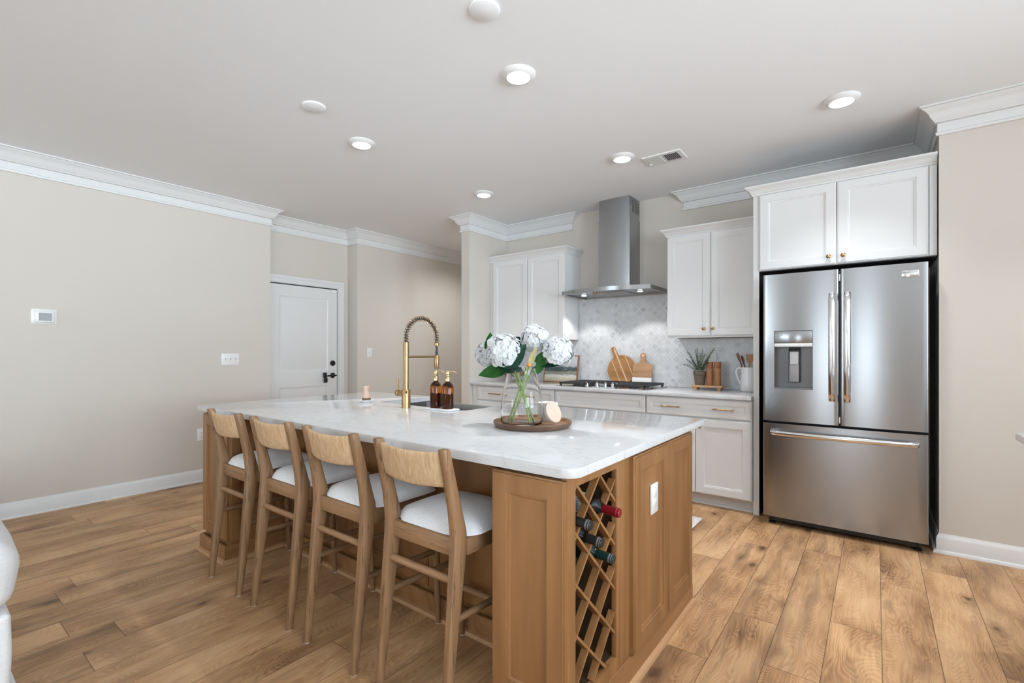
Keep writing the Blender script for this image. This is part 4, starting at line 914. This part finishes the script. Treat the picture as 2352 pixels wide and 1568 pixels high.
# ---------------------------------------------------------------- bar stools
def oct_ring(c, hx, hy, k=.45):
    x, y, z_ = c; a, b = hx * (1 - k), hy * (1 - k)
    return [(x - hx, y - b, z_), (x - a, y - hy, z_), (x + a, y - hy, z_), (x + hx, y - b, z_), (x + hx, y + b, z_), (x + a, y + hy, z_), (x - a, y + hy, z_), (x - hx, y + b, z_)]
def make_stool(lab):
    t = thing('counter_stool', lab, 'stool', (0, 0, 0), 'counter stools at the island')
    for s in (-1, 1):
        mb = MB(); R = []
        key = [(0, -.220, .0125, .0125), (.15, -.205, .0145, .0165), (.40, -.178, .0170, .0235), (.53, -.163, .0175, .0285), (.60, -.156, .0178, .0300), (.64, -.158, .0178, .0285), (.72, -.174, .0172, .0225), (.85, -.205, .0168, .0180), (.918, -.222, .0165, .0165), (.925, -.2235, .0145, .0145)]
        for z_, y, hx, hy in key: R.append(oct_ring((s * .168, y, z_ + .004 if z_ == 0 else z_), hx, hy, .35))
        lg = obj('leg', mb.loft(R), M_stool, t, True, 50)
        mb = MB(); mb.lathe([(0, 0), (.011, 0), (.011, .005), (0, .005)], (s * .168, -.220, 0), 14); obj('glide', mb, M_lgrey, lg, True)
        mb = MB(); mb.lathe([(0, .004), (.0115, .004), (.0135, .12), (.0175, .40), (.0185, .56), (.0185, .608), (0, .608)], (s * .172, .0, 0), 14)
        # front legs rake slightly outward towards the island
        for v in mb.bm.verts: v.co.y += .222 - .03 * max(0, v.co.z) / .6
        lg = obj('leg', mb, M_stool, t, True)
        mb = MB(); mb.lathe([(0, 0), (.0105, 0), (.0105, .005), (0, .005)], (s * .172, .222, 0), 14); obj('glide', mb, M_lgrey, lg, True)
        mb = MB(); mb.box(s * .180 - .010, s * .180 + .010, -.135, .185, .560, .617, .003); obj('side_rail', mb, M_stooly, t, True)
        mb = MB(); mb.tube([(s * .168, -.185, .355), (s * .172, .0, .345), (s * .172, .205, .335)], .0125, 10); obj('stretcher', mb, M_stooly, t, True)
    mb = MB(); mb.box(-.152, .152, -.168, -.146, .556, .617, .003); obj('rear_rail', mb, M_stoolh, t, True)
    mb = MB(); mb.box(-.172, .172, .175, .197, .560, .617, .003); obj('front_rail', mb, M_stoolh, t, True)
    mb = MB(); mb.tube([(-.168, -.171, .480), (.168, -.171, .480)], .0135, 10); obj('stretcher', mb, M_stoolh, t, True)
    mb = MB(); mb.tube([(-.172, .213, .215), (.172, .213, .215)], .0145, 10); obj('stretcher', mb, M_stoolh, t, True)
    # domed cushion
    mb = MB(); nx, ny = 18, 18; top = []; bot = []
    for j in range(ny + 1):
        rt_, rb_ = [], []
        for i in range(nx + 1):
            u, v = -1 + 2 * i / nx, -1 + 2 * j / ny
            su, sv = math.copysign(abs(u) ** .9, u), math.copysign(abs(v) ** .9, v)
            # superellipse mapping keeps the rim rounded in plan
            k = (abs(u) ** 9 + abs(v) ** 9) ** (1 / 9) if (u or v) else 1; m = max(abs(u), abs(v)); f = m / k if k else 1
            x, y = u * f * (.203 if v > -.5 else .203 - .055 * ((-.5 - v) / .5) ** 2), .024 + v * f * .182
            h = max(0, 1 - m ** 5.0) ** .55; dome = .618 + .030 * h + .022 * max(0, 1 - (u * u + v * v) * .52) * h
            rt_.append(V((x, y, dome))); rb_.append(V((x, y, .6165)))
        top.append(rt_); bot.append(rb_)
    T = [[mb.bm.verts.new(p) for p in r] for r in top]
    for a, b in zip(T, T[1:]):
        for i in range(nx): mb.face((a[i], a[i + 1], b[i + 1], b[i]))
    rim = [T[0][i] for i in range(nx + 1)] + [T[j][nx] for j in range(1, ny + 1)] + [T[ny][i] for i in range(nx - 1, -1, -1)] + [T[j][0] for j in range(ny - 1, 0, -1)]
    low = [mb.bm.verts.new((v.co.x * .985, .024 + (v.co.y - .024) * .985, .6172)) for v in rim]
    for i in range(len(rim)): mb.face((rim[i], rim[(i + 1) % len(rim)], low[(i + 1) % len(rim)], low[i]))
    mb.face(low[::-1]); obj('seat_cushion', mb, M_linen, t, True, 60)
    # cord wrapped back band, bowed backwards
    mb = MB(); R = []; n_ = 24
    for i in range(n_ + 1):
        s = -1 + 2 * i / n_; x = s * .1535; bow = -.028 * (1 - s * s); ring = []
        for q in range(20):
            a = 2 * PI * q / 20; cy, sz = math.cos(a), math.sin(a)
            zz = .853 + .060 * math.copysign(abs(sz) ** .35, sz) + .006 * (1 - s * s) * 0; yy = .0115 * math.copysign(abs(cy) ** .7, cy)
            ring.append((x, -.2055 - (zz - .853) * .235 + yy + bow, zz - .004 * (1 - s * s)))
        R.append(ring)
    obj('backrest', mb.loft(R), M_cord, t, True, 60)
    return t
SL = ['counter stool farthest left, nearest the left wall', 'second counter stool from the left end of the island', 'third counter stool from the left, between two stools', 'counter stool nearest the camera, beside the wine rack end']
st = make_stool('oak ' + SL[0] + ', linen seat and cord back'); st.location = (-2.745, 1.312, 0)
for x, l in zip((-2.247, -1.762, -1.272), SL[1:]): dup(st, (x, 1.312, 0), 'oak ' + l)

# ---------------------------------------------------------------- wine bottles in the rack
def wine(y, z0, tip, lab, glass, cap, label=False):
    c = V((tip, y, z0)); ax = V((1, 0, -.075)).normalized(); Q = ax.to_track_quat('Z', 'Y').to_matrix()   # neck points out of the rack
    t = thing('wine_bottle', lab, 'wine bottle', c, 'wine bottles in the island rack'); L = .288; base = c - ax * L
    mb = MB(); mb.lathe([(0, .004), (.030, 0), (.0365, .004), (.0370, .012), (.0370, .178), (.0345, .194), (.026, .209), (.0175, .219), (.0145, .230), (.0140, .262), (0, .262)], base, 36, Q); obj('bottle', mb, glass, t)
    n_ = .068 if cap is M_redcap else .055
    mb = MB(); mb.lathe([(0, L - n_), (.0150, L - n_), (.0150, L - .018), (.0160, L - .017), (.0160, L - .010), (.0152, L - .009), (.0152, L - .002), (.0135, L), (0, L)], base, 28, Q); cc = obj('capsule', mb, cap, t)
    mb = MB(); mb.lathe([(.01605, L - .0165), (.0163, L - .014), (.01605, L - .0115)], base, 28, Q, cap=False); mb.lathe([(.0153, L - .0075), (.0155, L - .006), (.0153, L - .0045)], base, 28, Q, cap=False); obj('ring', mb, M_inkg if cap is not M_redcap else M_redcap, cc)
    if label:
        # label wraps the side that faces the room
        u = V((0, -1, 0)); w = ax.cross(u).normalized(); u = w.cross(ax).normalized()
        def cyl(a, h, r): return base + ax * h + (u * math.cos(a) + w * math.sin(a)) * r
        mb = MB(); R = []
        for i in range(25):
            a = -1.5 + 3.0 * i / 24; R.append([cyl(a, .070, .0372), cyl(a, .177, .0372), cyl(a, .177, .0375), cyl(a, .070, .0375)])
        obj('label', mb.loft(R), M_paper, t)
        text('label_lettering', 'CATENA', .0105, M_ink, t, None, bend=lambda p: cyl(-.04 + p.x / .0375, .146 + p.y, .0376 + p.z), spacing=1.15)
    return t
Cc = .0055 + .0370 * 1.4142
wine(1.463, .666 + Cc - .016, -.668, 'wine bottle with red foil and white label, uppermost right in the rack', M_bottle, M_redcap, True)
wine(1.306, .666 + Cc - .016, -.690, 'wine bottle with black foil at the left edge of the rack', M_bottle, M_blackcap)
wine(1.3845, .5875 + Cc - .016, -.692, 'wine bottle with black foil, in the middle just above the green one', M_bottle, M_blackcap)
wine(1.463, .509 + Cc - .016, -.690, 'wine bottle with dark green foil, lowest in the rack', M_greenb, M_greencap)

# ---------------------------------------------------------------- things on the back counter
def lean(loc, w, h, ang): return Matrix.Translation(loc) @ Matrix.Rotation(-ang, 4, 'X')
def xform(mb, M):
    bmesh.ops.transform(mb.bm, matrix=M, verts=mb.bm.verts); return mb
# picture
M4 = lean((-2.775, 4.505, .9005), 0, 0, .17); t = thing('framed_picture', 'small framed landscape painting leaning on the tile behind the vase', 'picture', (-2.775, 4.505, .9005))
mb = MB(); w, h, e = .43, .300, .010
mb.box(-w/2, w/2, 0, .02, 0, e, .001); mb.box(-w/2, w/2, 0, .02, h - e, h, .001); mb.box(-w/2, -w/2 + e, 0, .02, e, h - e, .001); mb.box(w/2 - e, w/2, 0, .02, e, h - e, .001); obj('frame', xform(mb, M4), M_frame, t)
mb = MB(); mb.box(-w/2 + e, w/2 - e, .006, .015, e, h - e); obj('canvas', xform(mb, M4), M_paint, t)
# round board
t = thing('round_cutting_board', 'round teak cutting board with angled handle leaning on the tile', 'cutting board', (-2.06, 4.522, .908))
M4 = Matrix.Translation((-2.06, 4.522, .9012)) @ Matrix.Rotation(-.10, 4, 'X') @ Matrix.Translation((0, 0, .152)) @ Matrix.Rotation(-.44, 4, 'Y')
def board_outline(r, hw, hl, n=48):
    a0 = math.asin(hw / r); P = []
    for i in range(n + 1):
        a = PI / 2 + a0 + (2 * PI - 2 * a0) * i / n; P.append((r * math.cos(a), r * math.sin(a)))
    return P + [(hw * .9, r + .02), (hw * .85, r + hl - .01), (hw * .6, r + hl), (-hw * .6, r + hl), (-hw * .85, r + hl - .01), (-hw * .9, r + .02)]
mb = MB(); mb.prism(board_outline(.150, .026, .105), 'xz', 0, .016, .003); xform(mb, M4); bd_ = obj('board', mb, M_board, t)
mb = MB()
for x, hz in ((.012, .24), (-.058, .130), (.092, .112)): mb.box(x - (.007 if x == .012 else .0035), x + (.007 if x == .012 else .0035), -.0006, .0, -math.sqrt(.146 ** 2 - x * x), hz if x == .012 else math.sqrt(.146 ** 2 - x * x))
xform(mb, M4); obj('inlay_strip', mb, M_boardl, bd_)
mb = MB(); mb.lathe([(0, -.0008), (.007, -.0008), (.007, 0), (0, 0)], (0, 0, 0), 16, Matrix.Rotation(-PI/2, 3, 'X')); xform(mb, M4 @ Matrix.Translation((.0, 0, .238))); obj('hang_hole', mb, M_dark, bd_)
# mango and marble board
t = thing('paddle_board', 'square wood and white marble serving board with ring handle', 'serving board', (-1.832, 4.497, .908))
M4 = Matrix.Translation((-1.832, 4.497, .9012)) @ Matrix.Rotation(-.14, 4, 'X')
mb = MB(); out = [(-.098, .083), (.098, .083), (.098, .205), (.088, .217), (.045, .223), (.026, .235), (.021, .255), (.020, .270)]
ringo = [(.030 * math.cos(math.radians(a)), .300 + .030 * math.sin(math.radians(a))) for a in range(-40, 221, 20)]
out = out + ringo + [(-.020, .270), (-.021, .255), (-.026, .235), (-.045, .223), (-.088, .217), (-.098, .205)]
mb.prism(out, 'xz', 0, .014, .003); xform(mb, M4); b_ = obj('wood_half', mb, M_mango, t)
mb = MB(); mb.box(-.098, .098, 0, .014, 0, .0828, .002); xform(mb, M4); obj('marble_half', mb, M_marble, t)
mb = MB(); mb.lathe([(0, -.0008), (.011, -.0008), (.011, 0), (0, 0)], (0, 0, .300), 20, Matrix.Rotation(-PI/2, 3, 'X')); xform(mb, M4); obj('hang_hole', mb, M_lgrey, b_)
mb = MB(); mb.tube([(.0, -.002, .300), (-.02, -.003, .285), (-.036, -.003, .262), (-.030, -.004, .238), (-.012, -.003, .262), (.002, -.002, .296)], .0013, 6); xform(mb, M4); obj('cord_loop', mb, M_boardl, t)
# footed wood bowl with flowers (seen beside and through the vase)
bx, by = -3.285, 4.35
t = thing('footed_bowl', 'turned dark wood footed bowl behind the vase at the counter end', 'bowl', (bx, by, .9))
mb = MB(); mb.lathe([(0, .9005), (.070, .9005), (.066, .910), (.030, .922), (.024, .936), (.040, .950), (.110, .968), (.150, .996), (.154, 1.010), (.148, 1.010), (.105, .980), (0, .972)], (bx, by, 0), 36); obj('bowl', mb, M_copper, t)
for (dx, dy, m_, lab, r) in ((-.045, -.05, M_pink, 'pink fruit in the footed wood bowl', .042), (.055, -.045, M_yellow, 'yellow fruit in the footed wood bowl', .042), (.0, .05, M_orange, 'orange fruit in the footed wood bowl', .040)):
    mb = MB(); mb.ball((bx + dx, by + dy, 1.020), (r, r, r * .93), 20); tag(obj('fruit', mb, m_), lab, 'fruit', 'fruit in the bowl')
# stand with plant and mills
t = thing('footed_stand', 'light wood footed stand on the back counter under the plant', 'stand', (-1.185, 4.43, .9))
mb = MB(); mb.box(-1.315, -1.055, 4.368, 4.492, .922, .940, .003); obj('board', mb, M_pine, t)
for x in (-1.285, -1.085):
    for y in (4.39, 4.47):
        mb = MB(); mb.lathe([(0, .9005), (.014, .9005), (.017, .908), (.014, .9215), (0, .9215)], (x, y, 0), 16); obj('foot', mb, M_pine, t)
px_, py_ = -1.258, 4.43
t = thing('potted_rosemary', 'potted rosemary plant in a grey brown pot on the wood stand', 'plant', (px_, py_, .9405))
mb = MB(); mb.lathe([(0, .9405), (.040, .9405), (.050, 1.015), (.0505, 1.028), (.055, 1.030), (.0565, 1.056), (.054, 1.060), (.050, 1.056), (.049, 1.045), (0, 1.044)], (px_, py_, 0), 32); obj('pot', mb, M_pot, t)
rn = random.Random(5); mb = MB(); ms = MB()
tips = [(-.135, -.02, 1.12), (-.115, .0, 1.165), (-.10, -.03, 1.235), (-.045, .02, 1.25), (-.015, -.03, 1.268), (.02, .02, 1.255), (.05, -.02, 1.215), (.115, .0, 1.245), (.075, .03, 1.19), (.085, -.05, 1.14), (-.07, -.05, 1.19), (.02, -.05, 1.22), (-.04, .04, 1.2), (.06, .05, 1.16), (-.08, .05, 1.15), (.13, -.01, 1.265)]
for dx, dy, tz in tips:
    a = V((px_ + dx * .12, py_ + dy * .2, 1.045)); b = V((px_ + dx, py_ + dy, tz)); m_ = (a + b) / 2 + V((-dx * .15, 0, .02)); P_ = [(1 - s) ** 2 * a + 2 * s * (1 - s) * m_ + s * s * b for s in [i / 10 for i in range(11)]]
    ms.tube(P_, .0016, 5)
    for i in range(64):
        s = .14 + .86 * i / 63; p = (1 - s) ** 2 * a + 2 * s * (1 - s) * m_ + s * s * b; ax = (b - a).normalized(); o_ = ax.orthogonal(); o_ = Matrix.Rotation(i * 2.4, 3, ax) @ o_
        d = (o_ * .8 + ax * .6).normalized(); L = .027 * (1 - .4 * s); sd = d.cross(ax).normalized() * .0022
        vs = [mb.bm.verts.new(q) for q in (p - sd * .6, p + d * L * .5 - sd, p + d * L, p + d * L * .5 + sd, p + sd * .6)]; mb.face(vs)
obj('sprigs', mb, M_needle, t); obj('stems', ms, M_stem, t)
def mill(x, y, lab, ml):
    t = thing('spice_mill', lab, 'mill', (x, y, .9405), 'wooden mills on the stand')
    mb = MB(); mb.lathe([(0, .9405), (.0285, .9405), (.029, .944), (.029, 1.092), (.028, 1.094), (0, 1.094)], (x, y, 0), 28); obj('body', mb, ml, t)
    mb = MB(); mb.lathe([(0, 1.0945), (.028, 1.0945), (.029, 1.097), (.029, 1.143), (.027, 1.147), (0, 1.147)], (x, y, 0), 28); obj('head', mb, M_mill, t)
    mb = MB(); mb.lathe([(0, 1.1472), (.004, 1.1472), (.004, 1.151), (.0075, 1.154), (.0075, 1.159), (.005, 1.162), (0, 1.162)], (x, y, 0), 16); obj('cap_nut', mb, M_polish, t)
mill(-1.172, 4.425, 'tall wooden spice mill next to the potted rosemary', M_mill); mill(-1.106, 4.43, 'tall wooden spice mill at the right end of the stand', M_board)
ux_, uy_ = -.862, 4.44
t = thing('white_pitcher', 'white ceramic pitcher holding cooking utensils beside the refrigerator panel', 'pitcher', (ux_, uy_, .9))
mb = MB(); mb.lathe([(0, .9005), (.060, .9005), (.063, .904), (.062, .96), (.056, 1.05), (.0545, 1.105), (.0515, 1.105), (.052, 1.05), (.057, .96), (.05, .91), (0, .909)], (ux_, uy_, 0), 40); obj('jug', mb, M_white, t, smooth=60)
mb = MB(); mb.tube([(ux_ - .053, uy_ - .008, 1.090), (ux_ - .072, uy_ - .01, 1.098), (ux_ - .090, uy_ - .012, 1.085), (ux_ - .094, uy_ - .012, 1.055), (ux_ - .082, uy_ - .010, 1.015), (ux_ - .066, uy_ - .008, .975), (ux_ - .060, uy_ - .006, .962)], [.006, .0065, .007, .007, .0065, .006, .005], 12); obj('handle', mb, M_white, t)
def utensil(nm, lab, top, w, L, m_, kind):
    b = V((ux_ + (ux_ - top[0]) * .28, top[1], .912)); a = V(top); t = thing(nm, lab, 'utensil', b, 'utensils in the pitcher'); d = (a - b).normalized(); side = V((1, 0, 0)); side = (side - d * side.dot(d)).normalized(); nn = d.cross(side)
    k = a - d * L; obj('shaft', MB().tube([b, k], [.005, .0055], 8), m_, t)
    mb = MB(); R = []
    for i in range(9):
        s = i / 8; c = k + d * L * s; ww = (.006 + (w - .006) * math.sin(PI * min(.5 if kind == 'flat' else 1, s * (.8 if kind == 'flat' else .92))) ); q = max(ww, .003)
        R.append([c - side * q - nn * .002, c + side * q - nn * .002, c + side * q + nn * .002, c - side * q + nn * .002])
    hd_ = obj('head', mb.loft(R), m_, t)
utensil('wooden_spoon', 'dark wooden spoon leaning left out of the white pitcher', (-.945, 4.418, 1.225), .013, .08, M_spoon, 'spoon')
utensil('wooden_spatula', 'narrow dark spatula between the spoon and the turner in the pitcher', (-.918, 4.462, 1.205), .011, .08, M_spoon, 'spoon')
utensil('wooden_turner', 'light wooden slotted turner at the right side of the pitcher', (-.848, 4.440, 1.215), .030, .085, M_spoonl, 'flat')

# ---------------------------------------------------------------- rug, sofa, right hand counter
mb = MB(); mb.box(-2.6, -1.02, 3.41, 3.67, .0005, .007, .002); tag(obj('kitchen_rug', mb, M_rug), 'pale kitchen rug on the floor between island and back cabinets', 'rug')
t = thing('slipcovered_sofa', 'white slipcovered sofa end at the lower left corner', 'sofa', (-2.7, -.6, 0))
def soft_box(x0, x1, y0, y1, z0, z1, r, bulge=.02, n=5):
    mb = MB(); mb.box(x0, x1, y0, y1, z0, z1, r, 5)
    c = V(((x0 + x1) / 2, (y0 + y1) / 2, (z0 + z1) / 2)); hx, hy, hz = (x1 - x0) / 2, (y1 - y0) / 2, (z1 - z0) / 2
    bmesh.ops.subdivide_edges(mb.bm, edges=mb.bm.edges, cuts=2, use_grid_fill=True)
    for v in mb.bm.verts:
        p = v.co - c; u, w_, q = p.x / hx, p.y / hy, p.z / hz
        v.co += V((u * bulge * (1 - w_ * w_) * (1 - q * q), w_ * bulge * (1 - u * u) * (1 - q * q), q * bulge * (1 - u * u) * (1 - w_ * w_)))
        v.co += V((math.sin(v.co.z * 40 + v.co.y * 9) * .004 * abs(u), math.sin(v.co.z * 46 + 1) * .004 * abs(w_), 0))
    return mb
obj('base', soft_box(-3.15, -2.150, -1.6, .240, .06, .42, .02, .008), M_slip, t)
obj('skirt', MB().sweep([(-3.155, -1.61), (-3.155, .243), (-2.147, .243), (-2.147, -1.61)], [(0, .012), (-.012, .012), (-.012, .18), (0, .18)]), M_slip, t)
obj('seat_cushion', soft_box(-3.12, -2.14, -1.35, .258, .425, .655, .075, .02), M_slip, t)
obj('arm', soft_box(-3.16, -2.2, -1.62, -1.36, .40, .74, .07, .01), M_slip, t)
obj('piping', MB().tube([(-2.152, -1.3, .585), (-2.150, .18, .585), (-2.165, .232, .585), (-2.21, .250, .585), (-3.08, .250, .585)], .0035, 8), M_slip, t)
for x in (-3.1, -2.2):
    for y in (-1.55, .17): obj('foot', MB().box(x - .025, x + .025, y - .025, y + .025, 0, .06), M_spoon, t)
t = thing('side_base_cabinet', 'white base cabinet sliver at the right edge of view', 'cabinet', (.80, 2.2, 0))
mb = MB(); mb.box(.507, 1.10, 1.5, 2.845, .10, .869); obj('body', mb, M_cab, t)
mb = MB(); mb.box(.575, .59, 1.5, 2.84, 0, .10); obj('toe_kick', mb, M_cab, t)
mb = MB(); mb.door((.507, 1.504, .712), (0, 1, 0), uz, (-1, 0, 0), 1.335, .150, .02, .04); obj('drawer', mb, M_cab, t)
for a in (1.504, 2.175): obj('door', MB().door((.507, a, .104), (0, 1, 0), uz, (-1, 0, 0), .665, .596), M_cab, t)
mb = MB(); mb.box(.465, 1.12, 1.48, 2.875, .8695, .8995, .003); tag(obj('side_countertop', mb, M_quartz), 'white quartz countertop corner at the right edge of view', 'countertop')
